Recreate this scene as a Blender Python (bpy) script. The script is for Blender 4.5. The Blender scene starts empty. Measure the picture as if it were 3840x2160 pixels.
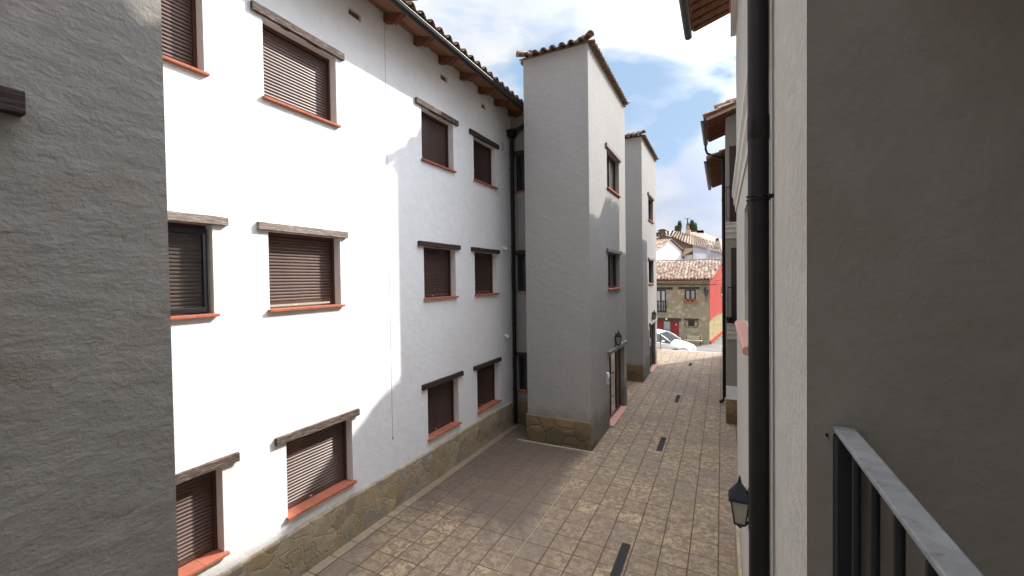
import bpy, bmesh, math, random
from mathutils import Vector, Matrix
random.seed(7)
C = bpy.context.scene.collection
S = bpy.context.scene
PI = math.pi
R = math.radians

# ------------------------------------------------------------------ camera
cam = bpy.data.cameras.new('camera')
co = bpy.data.objects.new('camera', cam); C.objects.link(co)
pt, rl, ya = R(-1.138), R(-0.815), R(26.6)
fwd = Vector((-math.sin(ya)*math.cos(pt), math.cos(ya)*math.cos(pt), math.sin(pt)))
rt = Vector((math.cos(ya), math.sin(ya), 0)); up = rt.cross(fwd)
rr = rt*math.cos(rl) + up*math.sin(rl); uu = -rt*math.sin(rl) + up*math.cos(rl)
m = Matrix((rr, uu, -fwd)).transposed().to_4x4(); m.translation = Vector((0, 0, 4))
co.matrix_world = m
cam.sensor_width = 36; cam.lens = 14.749; cam.clip_start = 0.05; cam.clip_end = 3000
S.camera = co
S.render.resolution_x = 1024; S.render.resolution_y = 576

# ------------------------------------------------------------------ light
SUN = Vector((2.48, 3.62, 3.27)).normalized()
el = math.asin(SUN.z); az = math.atan2(SUN.x, SUN.y)
sl = bpy.data.lights.new('sun', 'SUN'); sl.energy = 3.0; sl.angle = R(0.6); sl.color = (1, 0.95, 0.87)
so = bpy.data.objects.new('sun', sl); C.objects.link(so)
so.rotation_euler = SUN.to_track_quat('Z', 'Y').to_euler()
S.view_settings.view_transform = 'Standard'; S.view_settings.look = 'None'
S.view_settings.gamma = 1; S.view_settings.exposure = 1.10

W = bpy.data.worlds.new('World'); S.world = W; W.use_nodes = True
nt = W.node_tree; N = nt.nodes; L = nt.links
for n in list(N): N.remove(n)
out = N.new('ShaderNodeOutputWorld'); bg = N.new('ShaderNodeBackground')
sky = N.new('ShaderNodeTexSky'); sky.sky_type = 'NISHITA'; sky.sun_disc = False
sky.sun_elevation = el; sky.sun_rotation = az; sky.air_density = 1.0; sky.dust_density = 1.5
tc = N.new('ShaderNodeTexCoord')
mp = N.new('ShaderNodeMapping'); mp.inputs['Scale'].default_value = (1.0, 1.0, 2.2)
mp.inputs["Location"].default_value = (0.6, 2.2, 5.0)
L.new(tc.outputs['Generated'], mp.inputs['Vector'])
n1 = N.new('ShaderNodeTexNoise'); n1.inputs['Scale'].default_value = 2.3; n1.inputs['Detail'].default_value = 9
n1.inputs['Roughness'].default_value = 0.52; n1.inputs['Distortion'].default_value = 0.25
L.new(mp.outputs[0], n1.inputs['Vector'])
cr = N.new('ShaderNodeValToRGB'); cr.color_ramp.elements[0].position = 0.38; cr.color_ramp.elements[1].position = 0.66
# a ragged break in the cloud cover beyond the towers (fixed directions in the sky)
gap = None
for gd, rad in [((0.031, 0.923, 0.384), 0.05), ((-0.01, 0.939, 0.344), 0.045), ((-0.066, 0.948, 0.313), 0.045), ((-0.112, 0.954, 0.277), 0.045)]:
    dd = N.new('ShaderNodeVectorMath'); dd.operation = 'DISTANCE'; L.new(tc.outputs['Generated'], dd.inputs[0]); dd.inputs[1].default_value = gd
    mr = N.new('ShaderNodeMapRange'); mr.interpolation_type = 'SMOOTHSTEP'; L.new(dd.outputs['Value'], mr.inputs['Value'])
    mr.inputs['From Min'].default_value = rad*0.3; mr.inputs['From Max'].default_value = rad*1.7; mr.inputs['To Min'].default_value = 1; mr.inputs['To Max'].default_value = 0
    if gap is None: gap = mr.outputs[0]
    else:
        q = N.new('ShaderNodeMath'); q.operation = 'MAXIMUM'; L.new(gap, q.inputs[0]); L.new(mr.outputs[0], q.inputs[1]); gap = q.outputs[0]
cov = N.new('ShaderNodeMath'); cov.operation = 'MULTIPLY_ADD'; L.new(gap, cov.inputs[0]); cov.inputs[1].default_value = -0.36; cov.inputs[2].default_value = -0.53
cv = N.new('ShaderNodeMath'); cv.operation = 'MULTIPLY_ADD'; L.new(n1.outputs['Fac'], cv.inputs[0]); cv.inputs[1].default_value = 2.6; L.new(cov.outputs[0], cv.inputs[2])
L.new(cv.outputs[0], cr.inputs[0])
n2 = N.new('ShaderNodeTexNoise'); n2.inputs['Scale'].default_value = 3.4; n2.inputs['Detail'].default_value = 5
mp2 = N.new('ShaderNodeMapping'); mp2.inputs['Location'].default_value = (9, 4, 2); mp2.inputs['Scale'].default_value = (1, 1, 1.8)
L.new(tc.outputs['Generated'], mp2.inputs['Vector']); L.new(mp2.outputs[0], n2.inputs['Vector'])
cc = N.new('ShaderNodeValToRGB')
cc.color_ramp.elements[0].position = 0.38; cc.color_ramp.elements[0].color = (4.5, 5.1, 6.6, 1)
cc.color_ramp.elements[1].position = 0.60; cc.color_ramp.elements[1].color = (6.9, 7.0, 7.1, 1)
L.new(n2.outputs['Fac'], cc.inputs[0])
skb = N.new('ShaderNodeMixRGB'); skb.blend_type = 'MIX'; skb.inputs[0].default_value = 0.75
skb.inputs[2].default_value = (3.7, 5.4, 7.6, 1); L.new(sky.outputs[0], skb.inputs[1])
mx = N.new('ShaderNodeMixRGB'); L.new(cr.outputs[0], mx.inputs[0]); L.new(skb.outputs[0], mx.inputs[1]); L.new(cc.outputs[0], mx.inputs[2])
# thin cloud scatters sunlight forward: the cloudy sky is brighter towards the sun
dt = N.new('ShaderNodeVectorMath'); dt.operation = 'DOT_PRODUCT'; L.new(tc.outputs['Generated'], dt.inputs[0]); dt.inputs[1].default_value = tuple(SUN)
mxm = N.new('ShaderNodeMath'); mxm.operation = 'MAXIMUM'; L.new(dt.outputs['Value'], mxm.inputs[0]); mxm.inputs[1].default_value = 0.0
pw = N.new('ShaderNodeMath'); pw.operation = 'POWER'; L.new(mxm.outputs[0], pw.inputs[0]); pw.inputs[1].default_value = 14.0
sep = N.new('ShaderNodeSeparateXYZ'); L.new(tc.outputs['Generated'], sep.inputs[0])
mz = N.new('ShaderNodeMath'); mz.operation = 'MAXIMUM'; L.new(sep.outputs[2], mz.inputs[0]); mz.inputs[1].default_value = 0.0
pz = N.new('ShaderNodeMath'); pz.operation = 'POWER'; L.new(mz.outputs[0], pz.inputs[0]); pz.inputs[1].default_value = 6.0
kz = N.new('ShaderNodeMath'); kz.operation = 'MULTIPLY_ADD'; L.new(pz.outputs[0], kz.inputs[0]); kz.inputs[1].default_value = 10.0; kz.inputs[2].default_value = 1.0
ml = N.new('ShaderNodeMath'); ml.operation = 'MULTIPLY_ADD'; L.new(pw.outputs[0], ml.inputs[0]); ml.inputs[1].default_value = 13.5; L.new(kz.outputs[0], ml.inputs[2])
gm_ = N.new('ShaderNodeVectorMath'); gm_.operation = 'SCALE'; L.new(cc.outputs[0], gm_.inputs[0]); L.new(ml.outputs[0], gm_.inputs['Scale'])
L.new(gm_.outputs[0], mx.inputs[2])
L.new(mx.outputs[0], bg.inputs[0]); bg.inputs[1].default_value = 0.0585
L.new(bg.outputs[0], out.inputs[0])

# ------------------------------------------------------------------ materials
def mat(name, col, rough=0.8, metal=0.0, spec=0.3):
    m = bpy.data.materials.new(name); m.use_nodes = True
    b = m.node_tree.nodes['Principled BSDF']
    b.inputs['Base Color'].default_value = (*col, 1); b.inputs['Roughness'].default_value = rough
    b.inputs['Metallic'].default_value = metal; b.inputs['Specular IOR Level'].default_value = spec
    return m
class G:
    """small node-graph helper"""
    def __init__(s, m):
        s.m = m; s.n = m.node_tree.nodes; s.l = m.node_tree.links; s.b = s.n['Principled BSDF']
        s.tc = s.n.new('ShaderNodeTexCoord')
    def obj(s): return s.tc.outputs['Object']
    def mapping(s, scale=(1, 1, 1), loc=(0, 0, 0), rot=(0, 0, 0), vec=None):
        q = s.n.new('ShaderNodeMapping'); q.inputs['Scale'].default_value = scale; q.inputs['Location'].default_value = loc
        q.inputs['Rotation'].default_value = rot
        s.l.new(vec or s.obj(), q.inputs['Vector']); return q.outputs[0]
    def noise(s, scale, detail=4, rough=0.5, vec=None, dist=0):
        q = s.n.new('ShaderNodeTexNoise'); q.inputs['Scale'].default_value = scale; q.inputs['Detail'].default_value = detail
        q.inputs['Roughness'].default_value = rough; q.inputs['Distortion'].default_value = dist
        s.l.new(vec or s.obj(), q.inputs['Vector']); return q.outputs['Fac']
    def ramp(s, fac, stops):
        q = s.n.new('ShaderNodeValToRGB'); e = q.color_ramp.elements
        while len(e) < len(stops): e.new(0.5)
        for i, (p, c) in enumerate(stops):
            e[i].position = p; e[i].color = (*c, 1) if len(c) == 3 else c
        s.l.new(fac, q.inputs[0]); return q.outputs[0]
    def mix(s, fac, a, b, mode='MIX'):
        q = s.n.new('ShaderNodeMixRGB'); q.blend_type = mode
        for i, v in ((0, fac), (1, a), (2, b)):
            if hasattr(v, 'links'): s.l.new(v, q.inputs[i])
            elif i == 0: q.inputs[0].default_value = v
            else: q.inputs[i].default_value = (*v, 1)
        return q.outputs[0]
    def math(s, op, a, b=0.0, c=None):
        q = s.n.new('ShaderNodeMath'); q.operation = op
        for i, v in enumerate((a, b) if c is None else (a, b, c)):
            if hasattr(v, 'links'): s.l.new(v, q.inputs[i])
            else: q.inputs[i].default_value = v
        return q.outputs[0]
    def xyz(s, vec=None):
        q = s.n.new('ShaderNodeSeparateXYZ'); s.l.new(vec or s.obj(), q.inputs[0]); return q.outputs
    def comb(s, x, y, z=0.0):
        q = s.n.new('ShaderNodeCombineXYZ')
        for i, v in enumerate((x, y, z)):
            if hasattr(v, 'links'): s.l.new(v, q.inputs[i])
            else: q.inputs[i].default_value = v
        return q.outputs[0]
    def white(s, vec):
        q = s.n.new('ShaderNodeTexWhiteNoise'); s.l.new(vec, q.inputs['Vector']); return q.outputs['Value']
    def vor(s, scale, feat='F1', vec=None, rnd=1.0):
        q = s.n.new('ShaderNodeTexVoronoi'); q.feature = feat; q.inputs['Scale'].default_value = scale
        q.inputs['Randomness'].default_value = rnd
        s.l.new(vec or s.obj(), q.inputs['Vector']); return q
    def island(s):
        q = s.n.new('ShaderNodeNewGeometry'); return q.outputs['Random Per Island']
    def base(s, o): s.l.new(o, s.b.inputs['Base Color'])
    def bump(s, h, strength=0.5, dist=0.01, prev=None):
        q = s.n.new('ShaderNodeBump'); q.inputs['Strength'].default_value = strength; q.inputs['Distance'].default_value = dist
        s.l.new(h, q.inputs['Height'])
        if prev: s.l.new(prev, q.inputs['Normal'])
        s.l.new(q.outputs[0], s.b.inputs['Normal']); return q.outputs[0]

def stucco(name, c1, c2, bs=0.5, dist=0.006, coarse=(9, 9, 14), fine=60, grime=None, streak=0.0, tint=0.0):
    m = mat(name, c1, 0.92, spec=0.15); g = G(m)
    big = g.noise(0.55, 5, 0.6); med = g.noise(7, 5, 0.6)
    col = g.mix(g.ramp(big, [(0.35, (0, 0, 0)), (0.65, (1, 1, 1))]), c1, c2)
    col = g.mix(g.math('MULTIPLY', g.ramp(med, [(0.42, (0, 0, 0)), (0.62, (1, 1, 1))]), 0.35), col, tuple(v*0.86 for v in c1))
    if tint:
        tn = g.noise(1.3, 6, 0.7); col = g.mix(g.math('MULTIPLY', g.ramp(tn, [(0.45, (0, 0, 0)), (0.62, (1, 1, 1))]), tint), col, (c1[0]*0.92, c1[1]*0.80, c1[2]*0.74))
        t2 = g.noise(3.6, 7, 0.75); col = g.mix(g.math('MULTIPLY', g.ramp(t2, [(0.52, (0, 0, 0)), (0.66, (1, 1, 1))]), tint*0.8), col, tuple(min(1, v*1.22) for v in c1))
    if streak:
        sv = g.mapping((5, 5, 0.35)); st = g.noise(1.6, 4, 0.6, sv)
        col = g.mix(g.math('MULTIPLY', g.ramp(st, [(0.5, (0, 0, 0)), (0.72, (1, 1, 1))]), streak), col, tuple(v*0.72 for v in c1))
    if grime:   # splash dirt near the foot of the wall
        z = g.xyz()[2]; k = g.math('ADD', z, g.math('MULTIPLY', g.noise(2.2, 5, 0.6), -0.9))
        f = g.ramp(k, [(0.0, (1, 1, 1)), (0.42, (0, 0, 0))])
        col = g.mix(g.math('MULTIPLY', f, grime), col, (0.11, 0.10, 0.065))
    g.base(col)
    b1 = g.noise(1.0, 6, 0.62, g.mapping(coarse)); b2 = g.noise(fine, 3, 0.6)
    p = g.bump(b1, bs, dist*3); g.bump(b2, bs*0.9, dist*0.7, p)
    return m
M = {}
M['white'] = stucco('white_plaster', (0.86, 0.85, 0.835), (0.83, 0.82, 0.805), 0.5, 0.005, (8, 8, 12), 45)
M['grey'] = stucco('grey_roughcast', (0.345, 0.327, 0.305), (0.315, 0.30, 0.28), 0.6, 0.006, (10, 10, 12), 70, grime=0.65, streak=0.12)
M['near'] = stucco('rough_trowelled_plaster', (0.33, 0.312, 0.28), (0.295, 0.28, 0.255), 0.5, 0.012, (4, 4, 7), 30, tint=0.45)
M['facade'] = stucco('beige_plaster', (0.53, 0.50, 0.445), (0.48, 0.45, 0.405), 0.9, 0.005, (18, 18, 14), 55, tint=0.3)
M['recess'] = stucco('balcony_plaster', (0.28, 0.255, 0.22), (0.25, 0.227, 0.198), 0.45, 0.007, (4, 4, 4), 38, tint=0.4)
M['red'] = stucco('red_plaster', (0.46, 0.07, 0.055), (0.41, 0.06, 0.045), 0.3, 0.006)
M['lime'] = stucco('lime_white', (0.84, 0.84, 0.85), (0.80, 0.80, 0.82), 0.2, 0.006)
M['mauve'] = stucco('pale_grey_render', (0.56, 0.54, 0.60), (0.52, 0.50, 0.56), 0.2, 0.006)

def stone(name, scale, cols, mortar, bs=0.7, zs=1.0, mw=0.045, warp=0.10, moss=0.0):
    m = mat(name, cols[0], 0.9, spec=0.15); g = G(m)
    q = g.n.new('ShaderNodeTexNoise'); q.inputs['Scale'].default_value = 3.0; q.inputs['Detail'].default_value = 3
    g.l.new(g.obj(), q.inputs['Vector'])
    v = g.n.new('ShaderNodeVectorMath'); v.operation = 'SUBTRACT'; g.l.new(q.outputs['Color'], v.inputs[0]); v.inputs[1].default_value = (0.5, 0.5, 0.5)
    v2 = g.n.new('ShaderNodeVectorMath'); v2.operation = 'SCALE'; g.l.new(v.outputs[0], v2.inputs[0]); v2.inputs['Scale'].default_value = warp*3
    v3 = g.n.new('ShaderNodeVectorMath'); v3.operation = 'ADD'; g.l.new(g.obj(), v3.inputs[0]); g.l.new(v2.outputs[0], v3.inputs[1])
    vec = g.mapping((1, 1, zs), vec=v3.outputs[0])
    f = g.vor(scale, 'F1', vec); e = g.vor(scale, 'DISTANCE_TO_EDGE', vec)
    rnd = g.xyz(f.outputs['Color'])[0]
    n = len(cols); col = g.ramp(rnd, [(i/(n-1)*0.9+0.02, c) for i, c in enumerate(cols)])
    grain = g.noise(14, 6, 0.65)
    col = g.mix(g.math('MULTIPLY', g.ramp(grain, [(0.35, (0, 0, 0)), (0.7, (1, 1, 1))]), 0.45), col, tuple(x*0.5 for x in cols[0]), 'MIX')
    blot = g.noise(2.7, 4, 0.6)
    col = g.mix(g.math('MULTIPLY', g.ramp(blot, [(0.5, (0, 0, 0)), (0.7, (1, 1, 1))]), 0.4), col, tuple(x*0.75 for x in cols[-1]))
    mk = g.ramp(e.outputs['Distance'], [(mw*0.4, (1, 1, 1)), (mw, (0, 0, 0))])
    col = g.mix(mk, col, mortar)
    if moss:
        z = g.xyz()[2]; k = g.math('ADD', z, g.math('MULTIPLY', g.noise(2.4, 4, 0.6), -0.55))
        col = g.mix(g.math('MULTIPLY', g.ramp(k, [(-0.0, (1, 1, 1)), (0.2, (0, 0, 0))]), moss), col, (0.075, 0.065, 0.035))
    g.base(col)
    h = g.ramp(e.outputs['Distance'], [(0, (0, 0, 0)), (mw*2.2, (1, 1, 1))])
    p = g.bump(h, bs, 0.02); g.bump(grain, bs*0.7, 0.01, p)
    return m
M['plinth'] = stone('plinth_stone', 4.3, [(0.39, 0.31, 0.20), (0.48, 0.39, 0.25), (0.30, 0.26, 0.22), (0.53, 0.42, 0.26), (0.36, 0.33, 0.29), (0.45, 0.33, 0.18), (0.32, 0.25, 0.17)], (0.38, 0.325, 0.23), 0.4, 1.1, 0.035, moss=0.12, warp=0.13)
M['plinth_dark'] = stone('plinth_stone_damp', 2.6, [(0.24, 0.165, 0.085), (0.29, 0.20, 0.105), (0.19, 0.145, 0.09), (0.31, 0.225, 0.13)], (0.19, 0.14, 0.085), 0.9, 1.0, 0.04, moss=0.55)
M['rubble'] = stone('rubble_masonry', 4.2, [(0.31, 0.255, 0.165), (0.28, 0.23, 0.155), (0.34, 0.28, 0.185), (0.29, 0.25, 0.18), (0.44, 0.38, 0.26)], (0.31, 0.26, 0.175), 0.4, 1.2, 0.045)
M['rubble_yellow'] = stone('yellow_rubble', 6.5, [(0.42, 0.31, 0.14), (0.55, 0.44, 0.22), (0.36, 0.28, 0.15), (0.58, 0.48, 0.28)], (0.30, 0.24, 0.14), 0.6, 1.2, 0.06)
M['old_wall'] = stone('old_brown_wall', 1.6, [(0.17, 0.12, 0.10), (0.21, 0.15, 0.125), (0.15, 0.115, 0.10), (0.24, 0.18, 0.15)], (0.16, 0.12, 0.10), 0.5, 1.6, 0.04)

def paving():
    m = mat('patio_tiles', (0.353, 0.270, 0.165), 0.75, spec=0.3); g = G(m)
    x, y, z = g.xyz(); P = 0.3785
    jit = g.math('MULTIPLY', g.math('SUBTRACT', g.noise(1.6, 3), 0.5), 0.018)
    u = g.math('DIVIDE', g.math('ADD', g.math('ADD', x, 0.062 + P*40), jit), P)
    v = g.math('DIVIDE', g.math('ADD', g.math('ADD', y, -4.215 + P*40), jit), P)
    fu, fv = g.math('FLOOR', u), g.math('FLOOR', v)
    cell = g.white(g.comb(fu, fv, 0)); cell2 = g.white(g.comb(fu, fv, 5))
    du = g.math('ABSOLUTE', g.math('SUBTRACT', g.math('FRACT', u), 0.5)); dv = g.math('ABSOLUTE', g.math('SUBTRACT', g.math('FRACT', v), 0.5))
    # across joints are thinner and partly filled
    ju = g.ramp(du, [(0.471, (0, 0, 0)), (0.486, (1, 1, 1))]); jv = g.ramp(dv, [(0.474, (0, 0, 0)), (0.488, (1, 1, 1))])
    jm = g.math('MAXIMUM', ju, g.math('MULTIPLY', jv, g.ramp(g.noise(1.1, 3), [(0.38, (0.45, 0.45, 0.45)), (0.55, (1, 1, 1))])))
    col = g.ramp(cell, [(0.0, (0.266, 0.188, 0.111)), (0.3, (0.308, 0.230, 0.148)), (0.6, (0.281, 0.203, 0.139)), (0.86, (0.341, 0.253, 0.148)), (0.985, (0.388, 0.285, 0.172))])
    off = g.comb(g.math('MULTIPLY', cell, 37.0), g.math('MULTIPLY', cell2, 37.0), 0)
    va = g.n.new('ShaderNodeVectorMath'); va.operation = 'ADD'; g.l.new(g.obj(), va.inputs[0]); g.l.new(off, va.inputs[1])
    mot = g.noise(9.5, 9, 0.72, va.outputs[0], 0.9)
    col = g.mix(g.math('MULTIPLY', g.ramp(mot, [(0.44, (0, 0, 0)), (0.54, (1, 1, 1))]), 0.9), col, (0.165, 0.118, 0.082), 'MIX')
    light = g.noise(9, 7, 0.7, va.outputs[0], 0.5)
    col = g.mix(g.math('MULTIPLY', g.ramp(light, [(0.54, (0, 0, 0)), (0.70, (1, 1, 1))]), 0.42), col, (0.427, 0.318, 0.211))
    # grey-brown weathered areas, each with its own ragged outline
    w = g.noise(0.42, 6, 0.62)
    col = g.mix(g.math('MULTIPLY', g.ramp(w, [(0.50, (0, 0, 0)), (0.60, (1, 1, 1))]), 0.62), col, (0.180, 0.137, 0.106))
    # grime held in the corner between the long wall and the first tower
    gx = g.math('MULTIPLY', g.ramp(g.math('ADD', x, g.math('MULTIPLY', g.noise(3.0, 4), 0.35)), [(-0.0, (0, 0, 0)), (0.001, (0, 0, 0))]), 0.0)
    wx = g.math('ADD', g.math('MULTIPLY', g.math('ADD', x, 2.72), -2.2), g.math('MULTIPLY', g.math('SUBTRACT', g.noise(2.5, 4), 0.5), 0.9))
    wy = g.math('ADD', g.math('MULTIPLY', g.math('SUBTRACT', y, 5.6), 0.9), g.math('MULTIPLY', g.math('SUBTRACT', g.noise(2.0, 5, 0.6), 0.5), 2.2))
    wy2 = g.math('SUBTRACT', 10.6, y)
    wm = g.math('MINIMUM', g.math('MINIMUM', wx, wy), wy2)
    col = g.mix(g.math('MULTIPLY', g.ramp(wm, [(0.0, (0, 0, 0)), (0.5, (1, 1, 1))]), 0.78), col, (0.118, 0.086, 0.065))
    # cleaner cut tiles along the foot of the long wall
    col = g.mix(g.math('MULTIPLY', g.ramp(g.math('ADD', x, 5.0), [(0.0, (1, 1, 1)), (0.008, (0, 0, 0))]), 0.45), col, (0.407, 0.323, 0.219))
    jm2 = g.math('MULTIPLY', jm, g.ramp(wm, [(0.2, (1, 1, 1)), (0.9, (0.55, 0.55, 0.55))]))
    col = g.mix(jm2, col, (0.068, 0.044, 0.029))
    # pale movement joint
    cj = g.math('ABSOLUTE', g.math('ADD', g.math('ADD', x, 2.703), g.math('MULTIPLY', jit, 1.0)))
    cmk = g.math('MULTIPLY', g.ramp(cj, [(0.007, (1, 1, 1)), (0.016, (0, 0, 0))]), g.math('LESS_THAN', y, 9.3))
    col = g.mix(g.math('MULTIPLY', cmk, 0.5), col, (0.424, 0.356, 0.239))
    g.base(col)
    p = g.bump(g.math('SUBTRACT', 1.0, jm), 0.6, 0.006); g.bump(mot, 0.35, 0.006, p)
    rn = g.ramp(mot, [(0.3, (0.6, 0.6, 0.6)), (0.7, (0.85, 0.85, 0.85))]); g.l.new(rn, g.b.inputs['Roughness'])
    return m
M['paving'] = paving()

def wood(name, c1, c2, c3, scale=(1.5, 1.5, 22), white=0.0):
    m = mat(name, c1, 0.75, spec=0.25); g = G(m)
    a = g.noise(3.0, 6, 0.65, g.mapping(scale)); b = g.noise(4, 4)
    col = g.ramp(a, [(0.3, c1), (0.52, c2), (0.75, c3)])
    if white:
        f = g.ramp(g.noise(5, 7, 0.7, g.mapping((2, 2, 14))), [(0.5, (0, 0, 0)), (0.62, (1, 1, 1))])
        col = g.mix(g.math('MULTIPLY', f, white), col, (0.42, 0.38, 0.34))
    g.base(col); g.bump(a, 0.7, 0.008); return m
M['beam'] = wood('dark_weathered_beam', (0.022, 0.014, 0.012), (0.045, 0.029, 0.023), (0.085, 0.058, 0.045), white=0.12)
M['beam_mid'] = wood('brown_grey_beam', (0.040, 0.025, 0.020), (0.080, 0.053, 0.042), (0.15, 0.11, 0.09), white=0.35)
M['beam_pale'] = wood('bleached_beam', (0.10, 0.065, 0.05), (0.22, 0.17, 0.14), (0.34, 0.29, 0.25), white=0.8)
M['beam_grey'] = wood('grey_painted_beam', (0.10, 0.09, 0.085), (0.19, 0.175, 0.165), (0.30, 0.28, 0.27), white=0.4)
M['rafter'] = wood('orange_rafter', (0.11, 0.042, 0.022), (0.17, 0.070, 0.036), (0.24, 0.11, 0.06), (3, 3, 3))
M['soffit'] = wood('soffit_boards', (0.19, 0.085, 0.045), (0.29, 0.15, 0.085), (0.40, 0.25, 0.16), (4, 0.6, 4))
M['brown'] = mat('brown_lacquer', (0.075, 0.030, 0.020), 0.45, spec=0.4)
M['brown_dark'] = mat('dark_brown_frame', (0.030, 0.016, 0.013), 0.5, spec=0.4)
def shutterm(name, c):
    m = mat(name, c, 0.42, spec=0.5); g = G(m)
    f = g.noise(3.5, 5, 0.6, g.mapping((1, 1, 0.3)))
    g.base(g.mix(g.ramp(f, [(0.35, (0, 0, 0)), (0.7, (1, 1, 1))]), c, tuple(x*1.3+0.012 for x in c))); return m
M['shutter'] = shutterm('brown_aluminium_slats', (0.088, 0.048, 0.035))
M['shutter_d'] = shutterm('dark_brown_slats', (0.050, 0.025, 0.018))
def terracotta(name, c1, c2, c3, joints=False):
    m = mat(name, c1, 0.8, spec=0.2); g = G(m)
    col = g.mix(g.ramp(g.noise(5, 5, 0.6), [(0.35, (0, 0, 0)), (0.7, (1, 1, 1))]), c1, c2)
    col = g.mix(g.math('MULTIPLY', g.ramp(g.noise(22, 5, 0.7), [(0.5, (0, 0, 0)), (0.7, (1, 1, 1))]), 0.4), col, c3)
    if joints:
        y = g.xyz()[1]; f = g.math('ABSOLUTE', g.math('SUBTRACT', g.math('FRACT', g.math('DIVIDE', y, 0.285)), 0.5))
        col = g.mix(g.ramp(f, [(0.484, (0, 0, 0)), (0.492, (1, 1, 1))]), col, tuple(v*0.55 for v in c1))
    g.base(col); g.bump(g.noise(30, 4), 0.3, 0.004); return m
M['sill'] = terracotta('terracotta_sill', (0.40, 0.125, 0.072), (0.46, 0.16, 0.098), (0.30, 0.105, 0.07), True)
M['sill_pink'] = terracotta('faded_terracotta', (0.50, 0.27, 0.22), (0.55, 0.31, 0.26), (0.42, 0.23, 0.19), True)
def tiles(name, cols, dark=0.3):
    m = mat(name, cols[0], 0.88, spec=0.15); g = G(m)
    i = g.island(); n = len(cols)
    col = g.ramp(i, [(k/(n-1)*0.96+0.01, c) for k, c in enumerate(cols)])
    f = g.ramp(g.noise(6, 6, 0.7), [(0.45, (0, 0, 0)), (0.65, (1, 1, 1))])
    col = g.mix(g.math('MULTIPLY', f, dark), col, (0.075, 0.062, 0.045))
    f2 = g.ramp(g.noise(17, 4, 0.7), [(0.58, (0, 0, 0)), (0.7, (1, 1, 1))])
    col = g.mix(g.math('MULTIPLY', f2, 0.35), col, (0.40, 0.36, 0.27))
    g.base(col); g.bump(g.noise(40, 4), 0.4, 0.006); return m
M['tile'] = tiles('clay_roof_tiles', [(0.25, 0.165, 0.115), (0.21, 0.15, 0.105), (0.31, 0.20, 0.14), (0.25, 0.185, 0.13), (0.18, 0.135, 0.10)], 0.8)
M['tile_pale'] = tiles('pale_roof_tiles', [(0.20, 0.125, 0.085), (0.42, 0.29, 0.205), (0.12, 0.08, 0.06), (0.50, 0.37, 0.27), (0.27, 0.155, 0.11), (0.60, 0.48, 0.37)], 0.35)
M['tile_brown'] = tiles('brown_roof_tiles', [(0.30, 0.21, 0.15), (0.36, 0.26, 0.19), (0.26, 0.19, 0.14), (0.40, 0.30, 0.22)], 0.25)
M['roof_red'] = tiles('red_roof_sheet', [(0.52, 0.20, 0.15), (0.56, 0.23, 0.17)], 0.08)
M['gutter'] = mat('dark_metal_gutter', (0.028, 0.024, 0.022), 0.42, 0.3, 0.5)
def pipem():
    m = mat('dark_brown_pipe', (0.010, 0.008, 0.008), 0.5, 0.0, 0.28); g = G(m)
    f = g.noise(9, 5, 0.6, g.mapping((1, 1, 0.25)))
    g.l.new(g.ramp(f, [(0.3, (0.42, 0.42, 0.42)), (0.7, (0.62, 0.62, 0.62))]), g.b.inputs['Roughness'])
    g.base(g.mix(g.ramp(f, [(0.4, (0, 0, 0)), (0.75, (1, 1, 1))]), (0.008, 0.006, 0.006), (0.017, 0.014, 0.013))); return m
M['pipe'] = pipem()
M['iron'] = mat('black_iron', (0.012, 0.013, 0.017), 0.5, 0.2, 0.4)
def railm():
    m = mat('worn_grey_handrail', (0.30, 0.29, 0.285), 0.6, 0.0, 0.4); g = G(m)
    a = g.noise(28, 6, 0.7); c = g.noise(9, 5, 0.65)
    col = g.mix(g.ramp(c, [(0.4, (0, 0, 0)), (0.65, (1, 1, 1))]), (0.22, 0.215, 0.21), (0.31, 0.305, 0.29))
    col = g.mix(g.ramp(a, [(0.57, (0, 0, 0)), (0.66, (1, 1, 1))]), col, (0.15, 0.14, 0.135))
    g.base(col); g.bump(a, 0.4, 0.003); return m
M['rail'] = railm()
M['glass'] = mat('window_glass', (0.03, 0.035, 0.04), 0.06, 0.0, 0.9)
M['glass_pale'] = mat('pale_curtained_glass', (0.32, 0.33, 0.35), 0.12, 0.0, 0.8)
M['mirror'] = mat('reflecting_door_glass', (0.42, 0.39, 0.36), 0.07, 0.75, 0.9)
M['lampglass'] = mat('frosted_lamp_glass', (0.34, 0.31, 0.25), 0.35, spec=0.5)
M['offwhite'] = mat('off_white_paint', (0.72, 0.71, 0.68), 0.5)
M['concrete'] = stucco('pale_moulded_plaster', (0.60, 0.57, 0.52), (0.54, 0.515, 0.47), 0.3, 0.004)
M['grate'] = mat('dark_drain_steel', (0.035, 0.030, 0.029), 0.6, 0.3)
M['kerb'] = stucco('pale_kerb_stone', (0.36, 0.31, 0.25), (0.31, 0.265, 0.215), 0.5, 0.006)
M['groove'] = mat('joint_grey_brown', (0.20, 0.185, 0.17), 0.9)  # plain grey-brown of the render joint, also on the hook and intercom panels

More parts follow.
